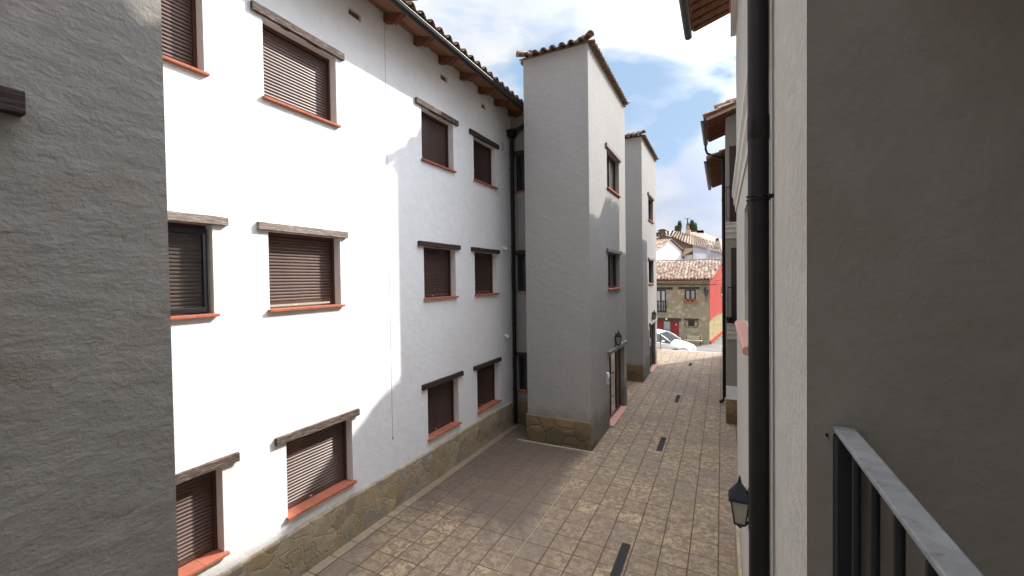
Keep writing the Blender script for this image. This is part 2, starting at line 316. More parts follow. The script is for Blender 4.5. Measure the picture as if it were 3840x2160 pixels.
# ------------------------------------------------------------------ mesh helpers
class MB:
    def __init__(s): s.v = []; s.f = []
    def quad(s, a, b, c, d):
        i = len(s.v); s.v += [a, b, c, d]; s.f.append((i, i+1, i+2, i+3))
    def poly(s, pts):
        i = len(s.v); s.v += list(pts); s.f.append(tuple(range(i, i+len(pts))))
    def box(s, x0, x1, y0, y1, z0, z1):
        i = len(s.v)
        s.v += [(x0, y0, z0), (x1, y0, z0), (x1, y1, z0), (x0, y1, z0), (x0, y0, z1), (x1, y0, z1), (x1, y1, z1), (x0, y1, z1)]
        s.f += [tuple(i+k for k in q) for q in ((0, 3, 2, 1), (4, 5, 6, 7), (0, 1, 5, 4), (1, 2, 6, 5), (2, 3, 7, 6), (3, 0, 4, 7))]
    def prism(s, prof, axis, a, b):
        """prof: 2-D outline (p,q); axis 'x'|'y'|'z' extruded a..b"""
        n = len(prof); i = len(s.v)
        def P(p, q, t): return {'x': (t, p, q), 'y': (p, t, q), 'z': (p, q, t)}[axis]
        s.v += [P(p, q, a) for p, q in prof] + [P(p, q, b) for p, q in prof]
        s.f += [tuple(range(i, i+n))[::-1], tuple(range(i+n, i+2*n))]
        s.f += [(i+k, i+(k+1) % n, i+n+(k+1) % n, i+n+k) for k in range(n)]
    def tube(s, pts, r, seg=12, caps=True, rs=None):
        pts = [Vector(p) for p in pts]; base = len(s.v); n = len(pts)
        for k, p in enumerate(pts):
            d = (pts[min(k+1, n-1)] - pts[max(k-1, 0)]).normalized()
            ref = Vector((0, 0, 1)) if abs(d.z) < 0.9 else Vector((1, 0, 0))
            a = d.cross(ref).normalized(); b = d.cross(a)
            q = rs[k] if rs else r
            for j in range(seg):
                t = 2*PI*j/seg; s.v.append(tuple(p + a*q*math.cos(t) + b*q*math.sin(t)))
        for k in range(n-1):
            for j in range(seg):
                s.f.append((base+k*seg+j, base+k*seg+(j+1) % seg, base+(k+1)*seg+(j+1) % seg, base+(k+1)*seg+j))
        if caps:
            s.f.append(tuple(base+j for j in range(seg))[::-1]); s.f.append(tuple(base+(n-1)*seg+j for j in range(seg)))
    def lathe(s, c, prof, seg=24):
        base = len(s.v)
        for r, z in prof:
            for j in range(seg):
                t = 2*PI*j/seg; s.v.append((c[0]+r*math.cos(t), c[1]+r*math.sin(t), c[2]+z))
        for k in range(len(prof)-1):
            for j in range(seg):
                s.f.append((base+k*seg+j, base+k*seg+(j+1) % seg, base+(k+1)*seg+(j+1) % seg, base+(k+1)*seg+j))
    def build(s, name, m, parent=None, smooth=False, bevel=0, label=None, loc=None, merge=False, kind=None):
        me = bpy.data.meshes.new(name); me.from_pydata([tuple(v) for v in s.v], [], s.f); me.materials.append(m)
        bm = bmesh.new(); bm.from_mesh(me)
        if merge: bmesh.ops.remove_doubles(bm, verts=bm.verts, dist=1e-5)
        bmesh.ops.recalc_face_normals(bm, faces=bm.faces)
        bm.to_mesh(me); bm.free()
        if smooth:
            for p in me.polygons: p.use_smooth = True
        o = bpy.data.objects.new(name, me); C.objects.link(o)
        if parent: o.parent = parent
        if bevel:
            b = o.modifiers.new('bevel', 'BEVEL'); b.width = bevel; b.segments = 2; b.limit_method = 'ANGLE'; b.angle_limit = R(40)
        if label: o['label'] = label
        if kind: o['kind'] = kind
        return o
def sm(o, ang=40):
    for p in o.data.polygons: p.use_smooth = True
    try:
        o.data.set_sharp_from_angle(angle=R(ang))
    except Exception: pass
    return o
def tag(o, label, cat, group=None):
    o['label'] = label; o['category'] = cat
    if group: o['group'] = group
    return o
def thing(name, label, cat, loc=(0, 0, 0), group=None):
    o = bpy.data.objects.new(name, None); C.objects.link(o); o.empty_display_size = 0.2
    o['_loc'] = 0; del o['_loc']
    return tag(o, label, cat, group)
def struct(o): o['kind'] = 'structure'; return o

def wall_grid(mb, axis, c, a0, a1, z0, z1, holes, depth, sign, nsub=0):
    """wall face in plane axis=c spanning a0..a1, z0..z1 with rectangular holes (a0,a1,z0,z1); reveals go back by depth (sign = outward direction)"""
    A = sorted({a0, a1, *[h[0] for h in holes], *[h[1] for h in holes]}); Z = sorted({z0, z1, *[h[2] for h in holes], *[h[3] for h in holes]})
    def P(a, z, d=0.0): return (c - sign*d, a, z) if axis == 'x' else (a, c - sign*d, z)
    for i in range(len(A)-1):
        for j in range(len(Z)-1):
            am, zm = (A[i]+A[i+1])/2, (Z[j]+Z[j+1])/2
            if any(h[0] < am < h[1] and h[2] < zm < h[3] for h in holes): continue
            mb.quad(P(A[i], Z[j]), P(A[i+1], Z[j]), P(A[i+1], Z[j+1]), P(A[i], Z[j+1]))
    for h in holes:
        b0, b1, y0, y1 = h[:4]; d = depth
        mb.quad(P(b0, y0), P(b0, y1), P(b0, y1, d), P(b0, y0, d)); mb.quad(P(b1, y0), P(b1, y0, d), P(b1, y1, d), P(b1, y1))
        mb.quad(P(b0, y0), P(b0, y0, d), P(b1, y0, d), P(b1, y0)); mb.quad(P(b0, y1), P(b1, y1), P(b1, y1, d), P(b0, y1, d))

def tile_field(mb, org, u, s, nrm, width, length, sp=0.25, tl=0.37, r=0.085, seg=6, jitter=0.006, lenf=None, startf=None):
    """rows of curved clay tiles: org = eave start, u along the eave, s up the slope"""
    org, u, s, nrm = Vector(org), Vector(u).normalized(), Vector(s).normalized(), Vector(nrm).normalized()
    nc = max(1, int(round(width/sp))); sp = width/nc
    for c in range(nc+1):
        for kind in (1, 0):
            if kind == 0 and c == nc: continue
            cx = c*sp + (0 if kind else sp/2)
            Lc = lenf(cx) if lenf else length
            if Lc < 0.12: continue
            nr = max(1, int(math.ceil(Lc/tl)))
            for k in range(nr):
                s0 = k*tl - (0.0 if kind else 0.02); s1 = min((k+1)*tl + 0.05, Lc+0.02)
                if s1 - s0 < 0.06: continue
                ju = random.uniform(-jitter, jitter); jr = random.uniform(-jitter, jitter)
                base = len(mb.v); th = 0.013
                for ring, (ss, rad, lift) in enumerate(((s0, r, 0.030), (s1, r*0.82, 0.004))):
                    ctr = org + u*(cx+ju+(jr if ring else 0)) + s*ss
                    for lay in ((0, 1) if k == 0 else (0,)):
                        q = rad - th*lay
                        for j in range(seg+1):
                            t = PI*j/seg
                            if kind: v = ctr + u*(q*math.cos(t)) + nrm*(0.028+lift+q*0.82*math.sin(t))
                            else: v = ctr + u*(q*math.cos(t)) + nrm*(0.062+lift*0.6-q*0.62*math.sin(t))
                            mb.v.append(tuple(v))
                n = seg+1
                if k == 0:
                    o0, i0, o1, i1 = base, base+n, base+2*n, base+3*n
                    for j in range(seg):
                        mb.f.append((o0+j, o0+j+1, o1+j+1, o1+j)); mb.f.append((i0+j+1, i0+j, i1+j, i1+j+1)); mb.f.append((o0+j+1, o0+j, i0+j, i0+j+1))
                    mb.f.append((o0, o1, i1, i0)); mb.f.append((o0+seg, i0+seg, i1+seg, o1+seg))
                else:
                    for j in range(seg): mb.f.append((base+j, base+j+1, base+n+j+1, base+n+j))
def cap_tiles(mb, a, b, r=0.10, tl=0.36, seg=8, nrm=(0, 0, 1)):
    a, b = Vector(a), Vector(b); d = (b-a); Ln = d.length; d.normalize(); n = Vector(nrm); w = d.cross(n).normalized(); n = w.cross(d)
    k = max(1, int(math.ceil(Ln/tl)))
    for i in range(k):
        s0, s1 = i*Ln/k - 0.03, (i+1)*Ln/k + 0.02; base = len(mb.v); th = 0.015
        for ring, (ss, rad, lf) in enumerate(((s0, r, 0.03), (s1, r*0.85, 0.0))):
            for lay in (0, 1):
                for j in range(seg+1):
                    t = PI*j/seg; q = rad - th*lay
                    mb.v.append(tuple(a + d*ss + w*(q*math.cos(t)) + n*(lf+q*math.sin(t))))
        m_ = seg+1; o0, i0, o1, i1 = base, base+m_, base+2*m_, base+3*m_
        for j in range(seg):
            mb.f.append((o0+j, o0+j+1, o1+j+1, o1+j)); mb.f.append((i0+j+1, i0+j, i1+j, i1+j+1)); mb.f.append((o0+j+1, o0+j, i0+j, i0+j+1)); mb.f.append((o1+j, o1+j+1, i1+j+1, i1+j))
        mb.f.append((o0, o1, i1, i0)); mb.f.append((o0+seg, i0+seg, i1+seg, o1+seg))

def rough_beam(name, axis, a0, a1, c0, c1, z0, z1, m, parent, seed=0, amp=0.0032, n=9):
    """hewn beam: subdivided box with wavering faces; axis along which it runs"""
    rnd = random.Random(seed); mb = MB(); ring = []
    for i in range(n+1):
        t = a0 + (a1-a0)*i/n; j = lambda: rnd.uniform(-amp, amp)
        cs = [(c0+j(), z0+j()), (c1+j(), z0+j()), (c1+j(), z1+j()), ((c0+c1)/2+j(), z1+j()), (c0+j(), z1+j())]
        ring.append([((c, t, z) if axis == 'y' else (t, c, z)) for c, z in cs])
    for r_ in ring: mb.v += r_
    k = 5
    for i in range(n):
        for q in range(k): mb.f.append((i*k+q, i*k+(q+1) % k, (i+1)*k+(q+1) % k, (i+1)*k+q))
    mb.f.append(tuple(range(k))); mb.f.append(tuple(n*k+q for q in range(k))[::-1])
    return mb.build(name, m, parent, bevel=0.004)

def slats(name, axis, c, sign, a0, a1, z0, z1, m, parent, pitch=0.043):
    """roller shutter: rounded slats; plane axis=c, outward = sign"""
    prof = []; n = max(2, int(round((z1-z0)/pitch))); p = (z1-z0)/n
    for i in range(n):
        zb = z0+i*p
        for f, d in ((0.0, 0.0), (0.07, 0.0), (0.16, 0.008), (0.42, 0.013), (0.72, 0.011), (0.93, 0.003)): prof.append((zb+f*p, d))
    prof.append((z1, 0))
    mb = MB()
    for t in (a0, a1):
        for z, d in prof: mb.v.append((c+sign*d, t, z) if axis == 'x' else (t, c+sign*d, z))
    k = len(prof)
    for i in range(k-1): mb.f.append((i, i+1, k+i+1, k+i))
    # bottom bar
    mb2b = (a0, a1, z0-0.035, z0)
    if axis == 'x': mb.box(min(c, c+sign*0.016), max(c, c+sign*0.016), a0, a1, z0-0.034, z0-0.001)
    else: mb.box(a0, a1, min(c, c+sign*0.016), max(c, c+sign*0.016), z0-0.034, z0-0.001)
    return mb.build(name, m, parent)

def bx(axis, c, sign, d0, d1, a0, a1, z0, z1, mb):
    """box in front of plane axis=c: depth d0..d1 measured outward"""
    p, q = sorted((c+sign*d0, c+sign*d1))
    if axis == 'x': mb.box(p, q, a0, a1, z0, z1)
    else: mb.box(a0, a1, p, q, z0, z1)

def shutter_window(parent, axis, c, sign, a0, a1, z0, z1, la0, la1, lz0, lz1, sm_='shutter', beam='beam', seed=0, lproj=0.05, sproj=0.055, open_=0.0, sash=False, depth=0.16, label=None):
    f = MB(); t = 0.035; d = -depth
    bx(axis, c, sign, d-0.05, d+0.03, a0, a0+t, z0, z1, f); bx(axis, c, sign, d-0.05, d+0.03, a1-t, a1, z0, z1, f); bx(axis, c, sign, d-0.05, d+0.024, a0+t, a1-t, z1-0.05, z1, f)
    bx(axis, c, sign, d-0.05, d+0.004, a0+t, a1-t, z0, z0+0.02, f)
    w = f.build('window', M['brown'], parent, bevel=0.003, label=label)
    s = slats('shutter', axis, c+sign*(d-0.012), sign, a0+t, a1-t, z0+0.055+open_, z1-0.05, M[sm_], w)
    sl_ = MB(); e = 0.03
    prof_t = 0.032
    bx(axis, c, sign, -depth-0.01, sproj, a0-e, a1+e, z0-prof_t, z0+0.0015, sl_)
    sl_.build('sill', M['sill'], w, bevel=0.005)
    rough_beam('lintel', 'y' if axis == 'x' else 'x', la0, la1, min(c-sign*0.02, c+sign*lproj), max(c-sign*0.02, c+sign*lproj), lz0, lz1, M[beam], w, seed)
    lk = MB(); mid = a0+(a1-a0)*0.42
    bx(axis, c, sign, d+0.006, d+0.012, mid-0.018, mid+0.018, z0+0.026, z0+0.040, lk)
    lk.build('shutter_label', M['offwhite'], w)
    if sash:      # open dark casement standing in front of the shutter
        k = MB(); q = 0.045
        for b in ((a0+0.036, a1-0.036, z0+0.02, z0+0.075), (a0+0.036, a1-0.036, z1-0.11, z1-0.052), (a0+0.036, a0+0.036+q, z0+0.075, z1-0.11), (a1-0.036-q, a1-0.036, z0+0.075, z1-0.11)):
            bx(axis, c, sign, -0.075, -0.04, *b, k)
        k.build('casement', M['iron'], w, bevel=0.003)
        g_ = MB(); bx(axis, c, sign, -0.060, -0.055, a0+0.08, a1-0.08, z0+0.075, z1-0.11, g_)
        gm = mat('clear_reflective_glass', (0.03, 0.04, 0.04), 0.03); bb = gm.node_tree.nodes['Principled BSDF']
        bb.inputs['Alpha'].default_value = 0.12; bb.inputs['Specular IOR Level'].default_value = 1.0
        g_.build('pane', gm, w)
    return w

def glass_window(parent, axis, c, sign, a0, a1, z0, z1, la0, la1, lz0, lz1, beam='beam', seed=0, depth=0.14, mull=True, glass='glass', sill='sill', bars=False):
    f = MB(); t = 0.06; d = -depth
    bx(axis, c, sign, d-0.03, d+0.03, a0, a0+t, z0, z1, f); bx(axis, c, sign, d-0.03, d+0.03, a1-t, a1, z0, z1, f)
    bx(axis, c, sign, d-0.03, d+0.028, a0+t, a1-t, z1-t, z1, f); bx(axis, c, sign, d-0.03, d+0.028, a0+t, a1-t, z0, z0+t, f)
    if mull:
        mid = (a0+a1)/2; bx(axis, c, sign, d-0.03, d+0.034, mid-0.045, mid+0.045, z0+t, z1-t, f)
    w = f.build('window', M['brown_dark'], parent, bevel=0.003)
    g_ = MB(); bx(axis, c, sign, d-0.012, d-0.006, a0+t, a1-t, z0+t, z1-t, g_); g_.build('pane', M[glass], w)
    sl_ = MB(); bx(axis, c, sign, -depth-0.01, 0.055, a0-0.03, a1+0.03, z0-0.032, z0+0.0015, sl_); sl_.build('sill', M[sill], w, bevel=0.005)
    rough_beam('lintel', 'y' if axis == 'x' else 'x', la0, la1, min(c-sign*0.02, c+sign*0.055), max(c-sign*0.02, c+sign*0.055), lz0, lz1, M[beam], w, seed)
    return w

# ================================================================== SETTING
# terrain, road, plaza -------------------------------------------------------
def ground_mat(name, c1, c2, sc):
    m = mat(name, c1, 0.9); g = G(m)
    g.base(g.mix(g.ramp(g.noise(sc, 6, 0.65), [(0.35, (0, 0, 0)), (0.7, (1, 1, 1))]), c1, c2)); g.bump(g.noise(sc*25, 4), 0.3, 0.01); return m
M['earth'] = ground_mat('dry_earth', (0.20, 0.16, 0.11), (0.14, 0.12, 0.08), 0.3)
M['asphalt'] = ground_mat('worn_asphalt', (0.115, 0.105, 0.095), (0.17, 0.155, 0.135), 0.8)
mb = MB(); mb.quad((-1500, -800, -2.2), (1500, -800, -2.2), (1500, 2200, -2.2), (-1500, 2200, -2.2))
struct(mb.build('terrain', M['earth']))
mb = MB()
mb.quad((-40, 24.3, -0.74), (40, 24.3, -0.74), (40, 33.6, -0.97), (-40, 33.6, -0.97))
mb.quad((-40, 33.6, -0.97), (40, 33.6, -0.97), (40, 60, -0.97), (-40, 60, -0.97))
struct(mb.build('road', M['asphalt']))
mb = MB()
mb.quad((-12, -8, 0), (8, -8, 0), (8, 24.4, 0), (-12, 24.4, 0)); mb.quad((-12, 24.4, 0), (8, 24.4, 0), (8, 24.4, -0.9), (-12, 24.4, -0.9))
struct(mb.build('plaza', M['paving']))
mb = MB(); mb.box(-12, 8, 24.402, 24.62, -0.9, 0.004)
struct(mb.build('plaza_kerb', M['kerb'], bevel=0.01))
mb = MB()   # narrow pale border strips round the tower foot and along the long wall
mb.box(-4.6, -2.66, 9.31, 9.395, 0.0, 0.010)
struct(mb.build('kerb_strip', M['kerb'], bevel=0.004))
mb = MB(); mb.quad((-5.0, 24.62, -0.735), (-0.9, 24.62, -0.735), (8, 32.2, -0.945), (-1, 32.8, -0.95))
# pale dusty fan of concrete on the road by the house corner
mb = MB(); mb.poly([(-1.2, 26.6, -0.79), (3.0, 27.6, -0.815), (3.6, 29.2, -0.855), (0.6, 28.2, -0.83)])
struct(mb.build('pavement_patch', ground_mat('pale_concrete', (0.27, 0.25, 0.22), (0.22, 0.20, 0.17), 1.5)))

# ================================================================== LONG WHITE BUILDING
XW = -5.2
hb = thing('apartment_building', 'long white plastered three storey building with brown roller shutters and stone plinth', 'building')
rows = {1: (6.37, 7.385, 7.385, 7.49), 2: (3.66, 4.675, 4.675, 4.77), 3: (0.875, 1.885, 1.885, 1.985)}
# (opening a0,a1, lintel a0,a1) per row / column
wins = {
 (1, 'A'): (1.60, 2.73, 1.45, 2.90), (2, 'A'): (1.62, 2.765, 1.48, 2.92), (3, 'A'): (1.66, 2.80, 1.55, 2.975),
 (1, 'B'): (3.42, 4.55, 3.27, 4.68), (2, 'B'): (3.425, 4.555, 3.28, 4.675), (3, 'B'): (3.60, 4.71, 3.44, 4.83),
 (1, 'C'): (6.56, 7.64, 6.38, 7.80), (2, 'C'): (6.56, 7.65, 6.38, 7.80), (3, 'C'): (6.60, 7.68, 6.42, 7.83),
 (1, 'D'): (8.47, 9.55, 8.28, 9.67), (2, 'D'): (8.44, 9.53, 8.28, 9.63), (3, 'D'): (8.47, 9.55, 8.30, 9.63)}
holes = [(w[0], w[1], rows[k[0]][0], rows[k[0]][1]) for k, w in wins.items()]
vents = [(4.82, 5.08), (7.22, 7.46), (8.87, 9.10), (2.45, 2.70)]
vh = [(a, b, 8.19, 8.305) for a, b in vents]
mb = MB(); wall_grid(mb, 'x', XW, -6.0, 10.42, 0.0, 8.72, holes+vh, 0.22, 1)
mb.quad((XW, 10.42, 0), (XW, 24.0, 0), (XW, 24.0, 8.72), (XW, 10.42, 8.72))
mb.quad((XW, 24, 0), (-11, 24, 0), (-11, 24, 8.72), (XW, 24, 8.72)); mb.quad((XW, -6, 0), (-11, -6, 0), (-11, -6, 8.72), (XW, -6, 8.72))
mb.poly([(XW, 24, 8.72), (-11, 24, 8.72), (-8.1, 24, 9.6)]); mb.poly([(XW, -6, 8.72), (-11, -6, 8.72), (-8.1, -6, 9.6)])
mb.build('wall', M['white'], hb, merge=True)
for i, (a, b) in enumerate(vents):
    v = MB(); v.box(XW-0.11, XW-0.05, a, b, 8.19, 8.305); v.build('vent', M['rafter'], hb)
mb = MB(); rnd = random.Random(11); ys = [-6.0+0.14*k for k in range(117)]; pr_ = []
for i, yv in enumerate(ys):      # hand-laid facing: face and top edge waver
    hz = 0.655+0.012*math.sin(yv*1.7)+rnd.uniform(-0.009, 0.009); fx = 0.047+rnd.uniform(-0.006, 0.006)
    pr_.append([(XW, yv, 0), (XW+fx, yv, 0), (XW+fx+rnd.uniform(-.005, .005), yv, 0.3), (XW+fx, yv, hz-0.022), (XW+fx-0.016, yv, hz), (XW, yv, hz+0.004)])
for q in pr_: mb.v += q
for i in range(len(ys)-1):
    for j in range(5): mb.f.append((i*6+j, i*6+j+1, (i+1)*6+j+1, (i+1)*6+j))
mb.f.append(tuple(range(6))); mb.f.append(tuple((len(ys)-1)*6+j for j in range(6))[::-1])
mb.build('plinth', M['plinth'], hb)
M['joint'] = mat('mastic_joint', (0.50, 0.46, 0.44), 0.8)
mb = MB(); mb.box(XW, XW+0.003, 5.599, 5.608, 1.25, 8.5); mb.tube([(XW+0.004, 5.604, 1.27), (XW+0.01, 5.604, 1.22)], 0.012, 6); mb.build('movement_joint', M['joint'], hb)
beams = {(2, 'A'): 'beam_pale', (2, 'B'): 'beam_pale', (1, 'B'): 'beam_mid', (1, 'C'): 'beam_mid', (3, 'B'): 'beam_mid', (3, 'A'): 'beam_mid'}
for i, (k, w) in enumerate(wins.items()):
    z0, z1, l0, l1 = rows[k[0]]
    sd = 'shutter' if k[1] in 'AB' else 'shutter_d'
    shutter_window(hb, 'x', XW, 1, w[0], w[1], z0, z1, w[2], w[3], l0, l1, sd, beams.get(k, 'beam'), seed=i+3, sash=(k == (2, 'A')),
                   open_=0.03 if k == (2, 'B') else 0.0)
# roof: rafters, soffit, tiles, gutter
for y in [5.63+0.783*k for k in range(-9, 7)]:
    r = MB(); prof = [(XW-0.1, 8.50), (XW+0.08, 8.455), (XW+0.16, 8.44), (XW+0.20, 8.405), (XW+0.27, 8.415), (XW+0.33, 8.46), (XW+0.42, 8.50), (XW+0.42, 8.53), (XW-0.1, 8.66)]
    r.prism(prof, 'y', y-0.05, y+0.05); r.build('rafter', M['rafter'], hb, bevel=0.006)
mb = MB(); mb.prism([(XW-0.1, 8.66), (-4.575, 8.448), (-4.575, 8.478), (XW-0.1, 8.69)], 'y', -6.3, 24.3); mb.build('soffit', M['soffit'], hb)
sl = Vector((-0.958, 0, 0.287)); nr = Vector((0.287, 0, 0.958))
mb = MB(); tile_field(mb, (-4.53, -6.3, 8.437), (0, 1, 0), sl, nr, 18.9, 3.75, 0.262, 0.38, 0.082)
mb.build('roof', M['tile'], hb, smooth=True)
mb = MB(); mb.prism([(-4.6, 8.48), (-8.1, 9.53), (-11.6, 8.48), (-11.6, 8.5), (-8.1, 9.56), (-4.6, 8.505)], 'y', -6.3, 24.3); mb.build('roof_deck', M['tile'], hb)
mb = MB(); cap_tiles(mb, (-4.50, 5.50, 8.60), (-8.0, 5.50, 9.65), 0.10); cap_tiles(mb, (-8.1, -6.3, 9.62), (-8.1, 12.6, 9.62), 0.11, 0.4); mb.build('ridge_tiles', M['tile_pale'], hb, smooth=True)
gx, gz, gr_ = -4.555, 8.385, 0.062
mb = MB(); prof = [(gx+gr_*math.cos(t), gz+gr_*math.sin(t)) for t in [PI+PI*k/10 for k in range(11)]]
prof = prof + [(gx+gr_+0.012, gz+0.004), (gx+gr_+0.010, gz+0.014), (gx+gr_-0.004, gz+0.012)] + [(gx+(gr_-0.006)*math.cos(t), gz+(gr_-0.006)*math.sin(t)) for t in [2*PI-PI*k/10 for k in range(11)]]
mb.prism(prof, 'y', -6.3, 10.35); sm(mb.build('gutter', M['gutter'], hb))
mb = MB(); mb.tube([(-4.56, 10.25, 8.34), (-4.56, 10.25, 8.22), (-4.75, 10.25, 8.08), (-4.95, 10.25, 8.0), (-5.07, 10.25, 7.9), (-5.08, 10.26, 7.7), (-5.09, 10.27, 0.06)], 0.052, 14)
for z in (7.0, 4.9, 2.8, 1.0): mb.lathe((-5.09, 10.27, z), [(0.053, -0.02), (0.062, -0.02), (0.062, 0.02), (0.053, 0.02)], 16)
mb.prism([(-5.2, 8.05), (-4.95, 8.05), (-5.0, 7.86), (-5.16, 7.86)], 'y', 10.17, 10.35)
sm(mb.build('downpipe', M['pipe'], hb))
# small fittings by the downpipe
for z in (4.83, 2.51):
    mb = MB(); mb.tube([(XW+0.0, 9.93, z), (XW+0.07, 9.93, z)], 0.045, 14, rs=[0.045, 0.05]); mb.tube([(XW+0.07, 9.93, z-0.01), (XW+0.12, 9.90, z-0.05)], 0.035, 12, rs=[0.035, 0.045])
    sm(mb.build('floodlight', M['offwhite'], hb))
mb = MB(); mb.tube([(XW, 9.86, 7.62), (XW+0.05, 9.86, 7.60), (XW+0.05, 9.86, 7.42), (XW, 9.86, 7.40)], 0.008, 8); mb.build('hook', M['groove'], hb)
# link wall between the long building and the first stair tower, facing the camera
lw = [(-5.06, -4.36, 6.41, 7.40), (-5.06, -4.36, 3.68, 4.70), (-5.06, -4.36, 0.95, 1.90)]
mb = MB(); wall_grid(mb, 'y', 10.42, XW, -4.2, 0, 8.45, [(a, b, c, d) for a, b, c, d in lw], 0.16, -1); mb.build('link_wall', M['grey'], hb)
mb = MB(); mb.box(XW+0.055, -4.36, 10.38, 10.418, 0, 0.66); mb.build('link_plinth', M['plinth_dark'], hb)
for i, (a, b, z0, z1) in enumerate(lw): glass_window(hb, 'y', 10.42, -1, a, b, z0, z1, -5.19, -4.36, z1, z1+0.10, seed=40+i, depth=0.10)

# ================================================================== STAIR TOWERS
def tower(label, y0, y1, win, door, x0=-4.34, x1=-2.72, top=9.37, m='grey', lant=True, seed=0, plinth=True):
    t = thing('stair_tower', label, 'tower', group='stair towers against the long white building')
    hl = [(a, b, z0, z1) for a, b, z0, z1, *_ in win]
    if door: hl.append(door)
    mb = MB(); c = 0.012
    wall_grid(mb, 'x', x1, y0+c, y1, 0, top, hl, 0.16, 1)
    mb.quad((x0, y0, 0), (x1-c, y0, 0), (x1-c, y0, top), (x0, y0, top)); mb.quad((x1-c, y0, 0), (x1, y0+c, 0), (x1, y0+c, top), (x1-c, y0, top))
    mb.quad((x0, y0, 0), (x0, y1, 0), (x0, y1, top), (x0, y0, top)); mb.quad((x0, y1, 0), (x1, y1, 0), (x1, y1, top), (x0, y1, top))
    mb.quad((x0, y0, top), (x1, y0, top), (x1, y1, top), (x0, y1, top))
    mb.build('wall', M[m], t, merge=True)
    if plinth:
        mb = MB(); mb.prism([(y0-0.045, 0), (y0, 0), (y0, 0.665), (y0-0.03, 0.66), (y0-0.045, 0.64)], 'x', x0-0.03, x1-0.03)
        mb.prism([(x1-0.03, y0-0.045), (x1+0.012, y0-0.03), (x1+0.02, y0+0.3), (x1, y0+0.3), (x1-0.03, y0)], 'z', 0, 0.16)
        mb.build('plinth', M['plinth_dark'], t, bevel=0.008)
    # hipped tile roof
    ov = 0.09; xa, xb, ya_, yb = x0-ov, x1+ov, y0-ov, y1+ov; w = (xb-xa)/2; pit = 0.28; h = w*pit; cz = top+0.012
    n = math.hypot(1, pit); xm = (xa+xb)/2
    mb = MB()
    xa, xb, ya_, yb = xa+0.045, xb-0.045, ya_+0.045, yb-0.045; w -= 0.045
    mb.quad((xa, ya_, cz), (xb, ya_, cz), (xb, yb, cz), (xa, yb, cz))
    mb.poly([(xa, ya_, cz), (xb, ya_, cz), (xm, ya_+w, cz+h)]); mb.poly([(xb, yb, cz), (xa, yb, cz), (xm, yb-w, cz+h)])
    mb.quad((xb, ya_, cz), (xb, yb, cz), (xm, yb-w, cz+h), (xm, ya_+w, cz+h)); mb.quad((xa, yb, cz), (xa, ya_, cz), (xm, ya_+w, cz+h), (xm, yb-w, cz+h))
    mb.build('roof_deck', M['tile'], t)
    xa, xb, ya_, yb = xa-0.045, xb+0.045, ya_-0.045, yb+0.045; w += 0.045
    rf = MB(); W_ = xb-xa; Dp = yb-ya_
    tile_field(rf, (xa, ya_-0.02, cz-0.03), (1, 0, 0), (0, 1, pit), (0, -pit, 1), W_, 1, 0.232, 0.36, 0.080, lenf=lambda c_: max(0, min(c_, W_-c_)*n-0.02))
    tile_field(rf, (xb+0.02, ya_, cz-0.03), (0, 1, 0), (-1, 0, pit), (pit, 0, 1), Dp, 1, 0.215, 0.36, 0.078, lenf=lambda c_: max(0, min(c_, w, Dp-c_)*n-0.02))
    tile_field(rf, (xa-0.02, yb, cz-0.03), (0, -1, 0), (1, 0, pit), (-pit, 0, 1), Dp, 1, 0.215, 0.36, 0.078, lenf=lambda c_: max(0, min(c_, w, Dp-c_)*n-0.02))
    tile_field(rf, (xb, yb+0.02, cz-0.03), (-1, 0, 0), (0, -1, pit), (0, pit, 1), W_, 1, 0.232, 0.36, 0.080, lenf=lambda c_: max(0, min(c_, W_-c_)*n-0.02))
    rf.build('roof', M['tile'], t, smooth=True)
    hp = MB()
    for a, b in (((xa+0.01, ya_+0.01, cz+0.07), (xm, ya_+w, cz+h+0.08)), ((xb-0.01, ya_+0.01, cz+0.07), (xm, ya_+w, cz+h+0.08)), ((xb-0.01, yb-0.01, cz+0.07), (xm, yb-w, cz+h+0.08)), ((xa+0.01, yb-0.01, cz+0.07), (xm, yb-w, cz+h+0.08)), ((xm, ya_+w, cz+h+0.07), (xm, yb-w, cz+h+0.07))):
        cap_tiles(hp, a, b, 0.095, 0.36)
    # mortar plug closing the open ends of the corner hip tiles
    for px, py, qx, qy in ((xa+0.005, ya_+0.005, -1, -1), (xb-0.005, ya_+0.005, 1, -1), (xb-0.005, yb-0.005, 1, 1)):
        d = Vector((-qx, -qy, 0)).normalized(); wv = Vector((d.y, -d.x, 0)); c0 = Vector((px, py, cz+0.095))
        hp.poly([tuple(c0 + wv*0.082*math.cos(PI*k/8) + Vector((0, 0, 0.082*math.sin(PI*k/8)))) for k in range(9)])
    hp.build('hip_tiles', M['tile_pale'], t, smooth=True)
    for i, (a, b, z0, z1, la, lb, lz0, lz1, bm_) in enumerate(win):
        glass_window(t, 'x', x1, 1, a, b, z0, z1, la, lb, lz0, lz1, beam=bm_, seed=seed+i, glass='mirror' if i == 0 else 'glass')
    if door:
        a, b, z0, z1 = door
        f = MB(); d = -0.14
        for q in ((a, a+0.06, z0, z1), (b-0.55, b-0.49, z0, z1), (b-0.05, b, z0, z1), (a+0.06, b-0.05, z1-0.07, z1), (a+0.06, b-0.05, z0, z0+0.07), (a+0.60, a+0.66, z0+0.07, z1-0.07)):
            bx('x', x1, 1, d-0.02, d+0.03, *q, f)
        dr = f.build('door', M['brown'], t, bevel=0.003)
        g_ = MB(); bx('x', x1, 1, d-0.004, d+0.002, a+0.06, b-0.05, z0+0.07, z1-0.07, g_); g_.build('pane', M['mirror'], dr)
        hd = MB(); ym = a+0.74
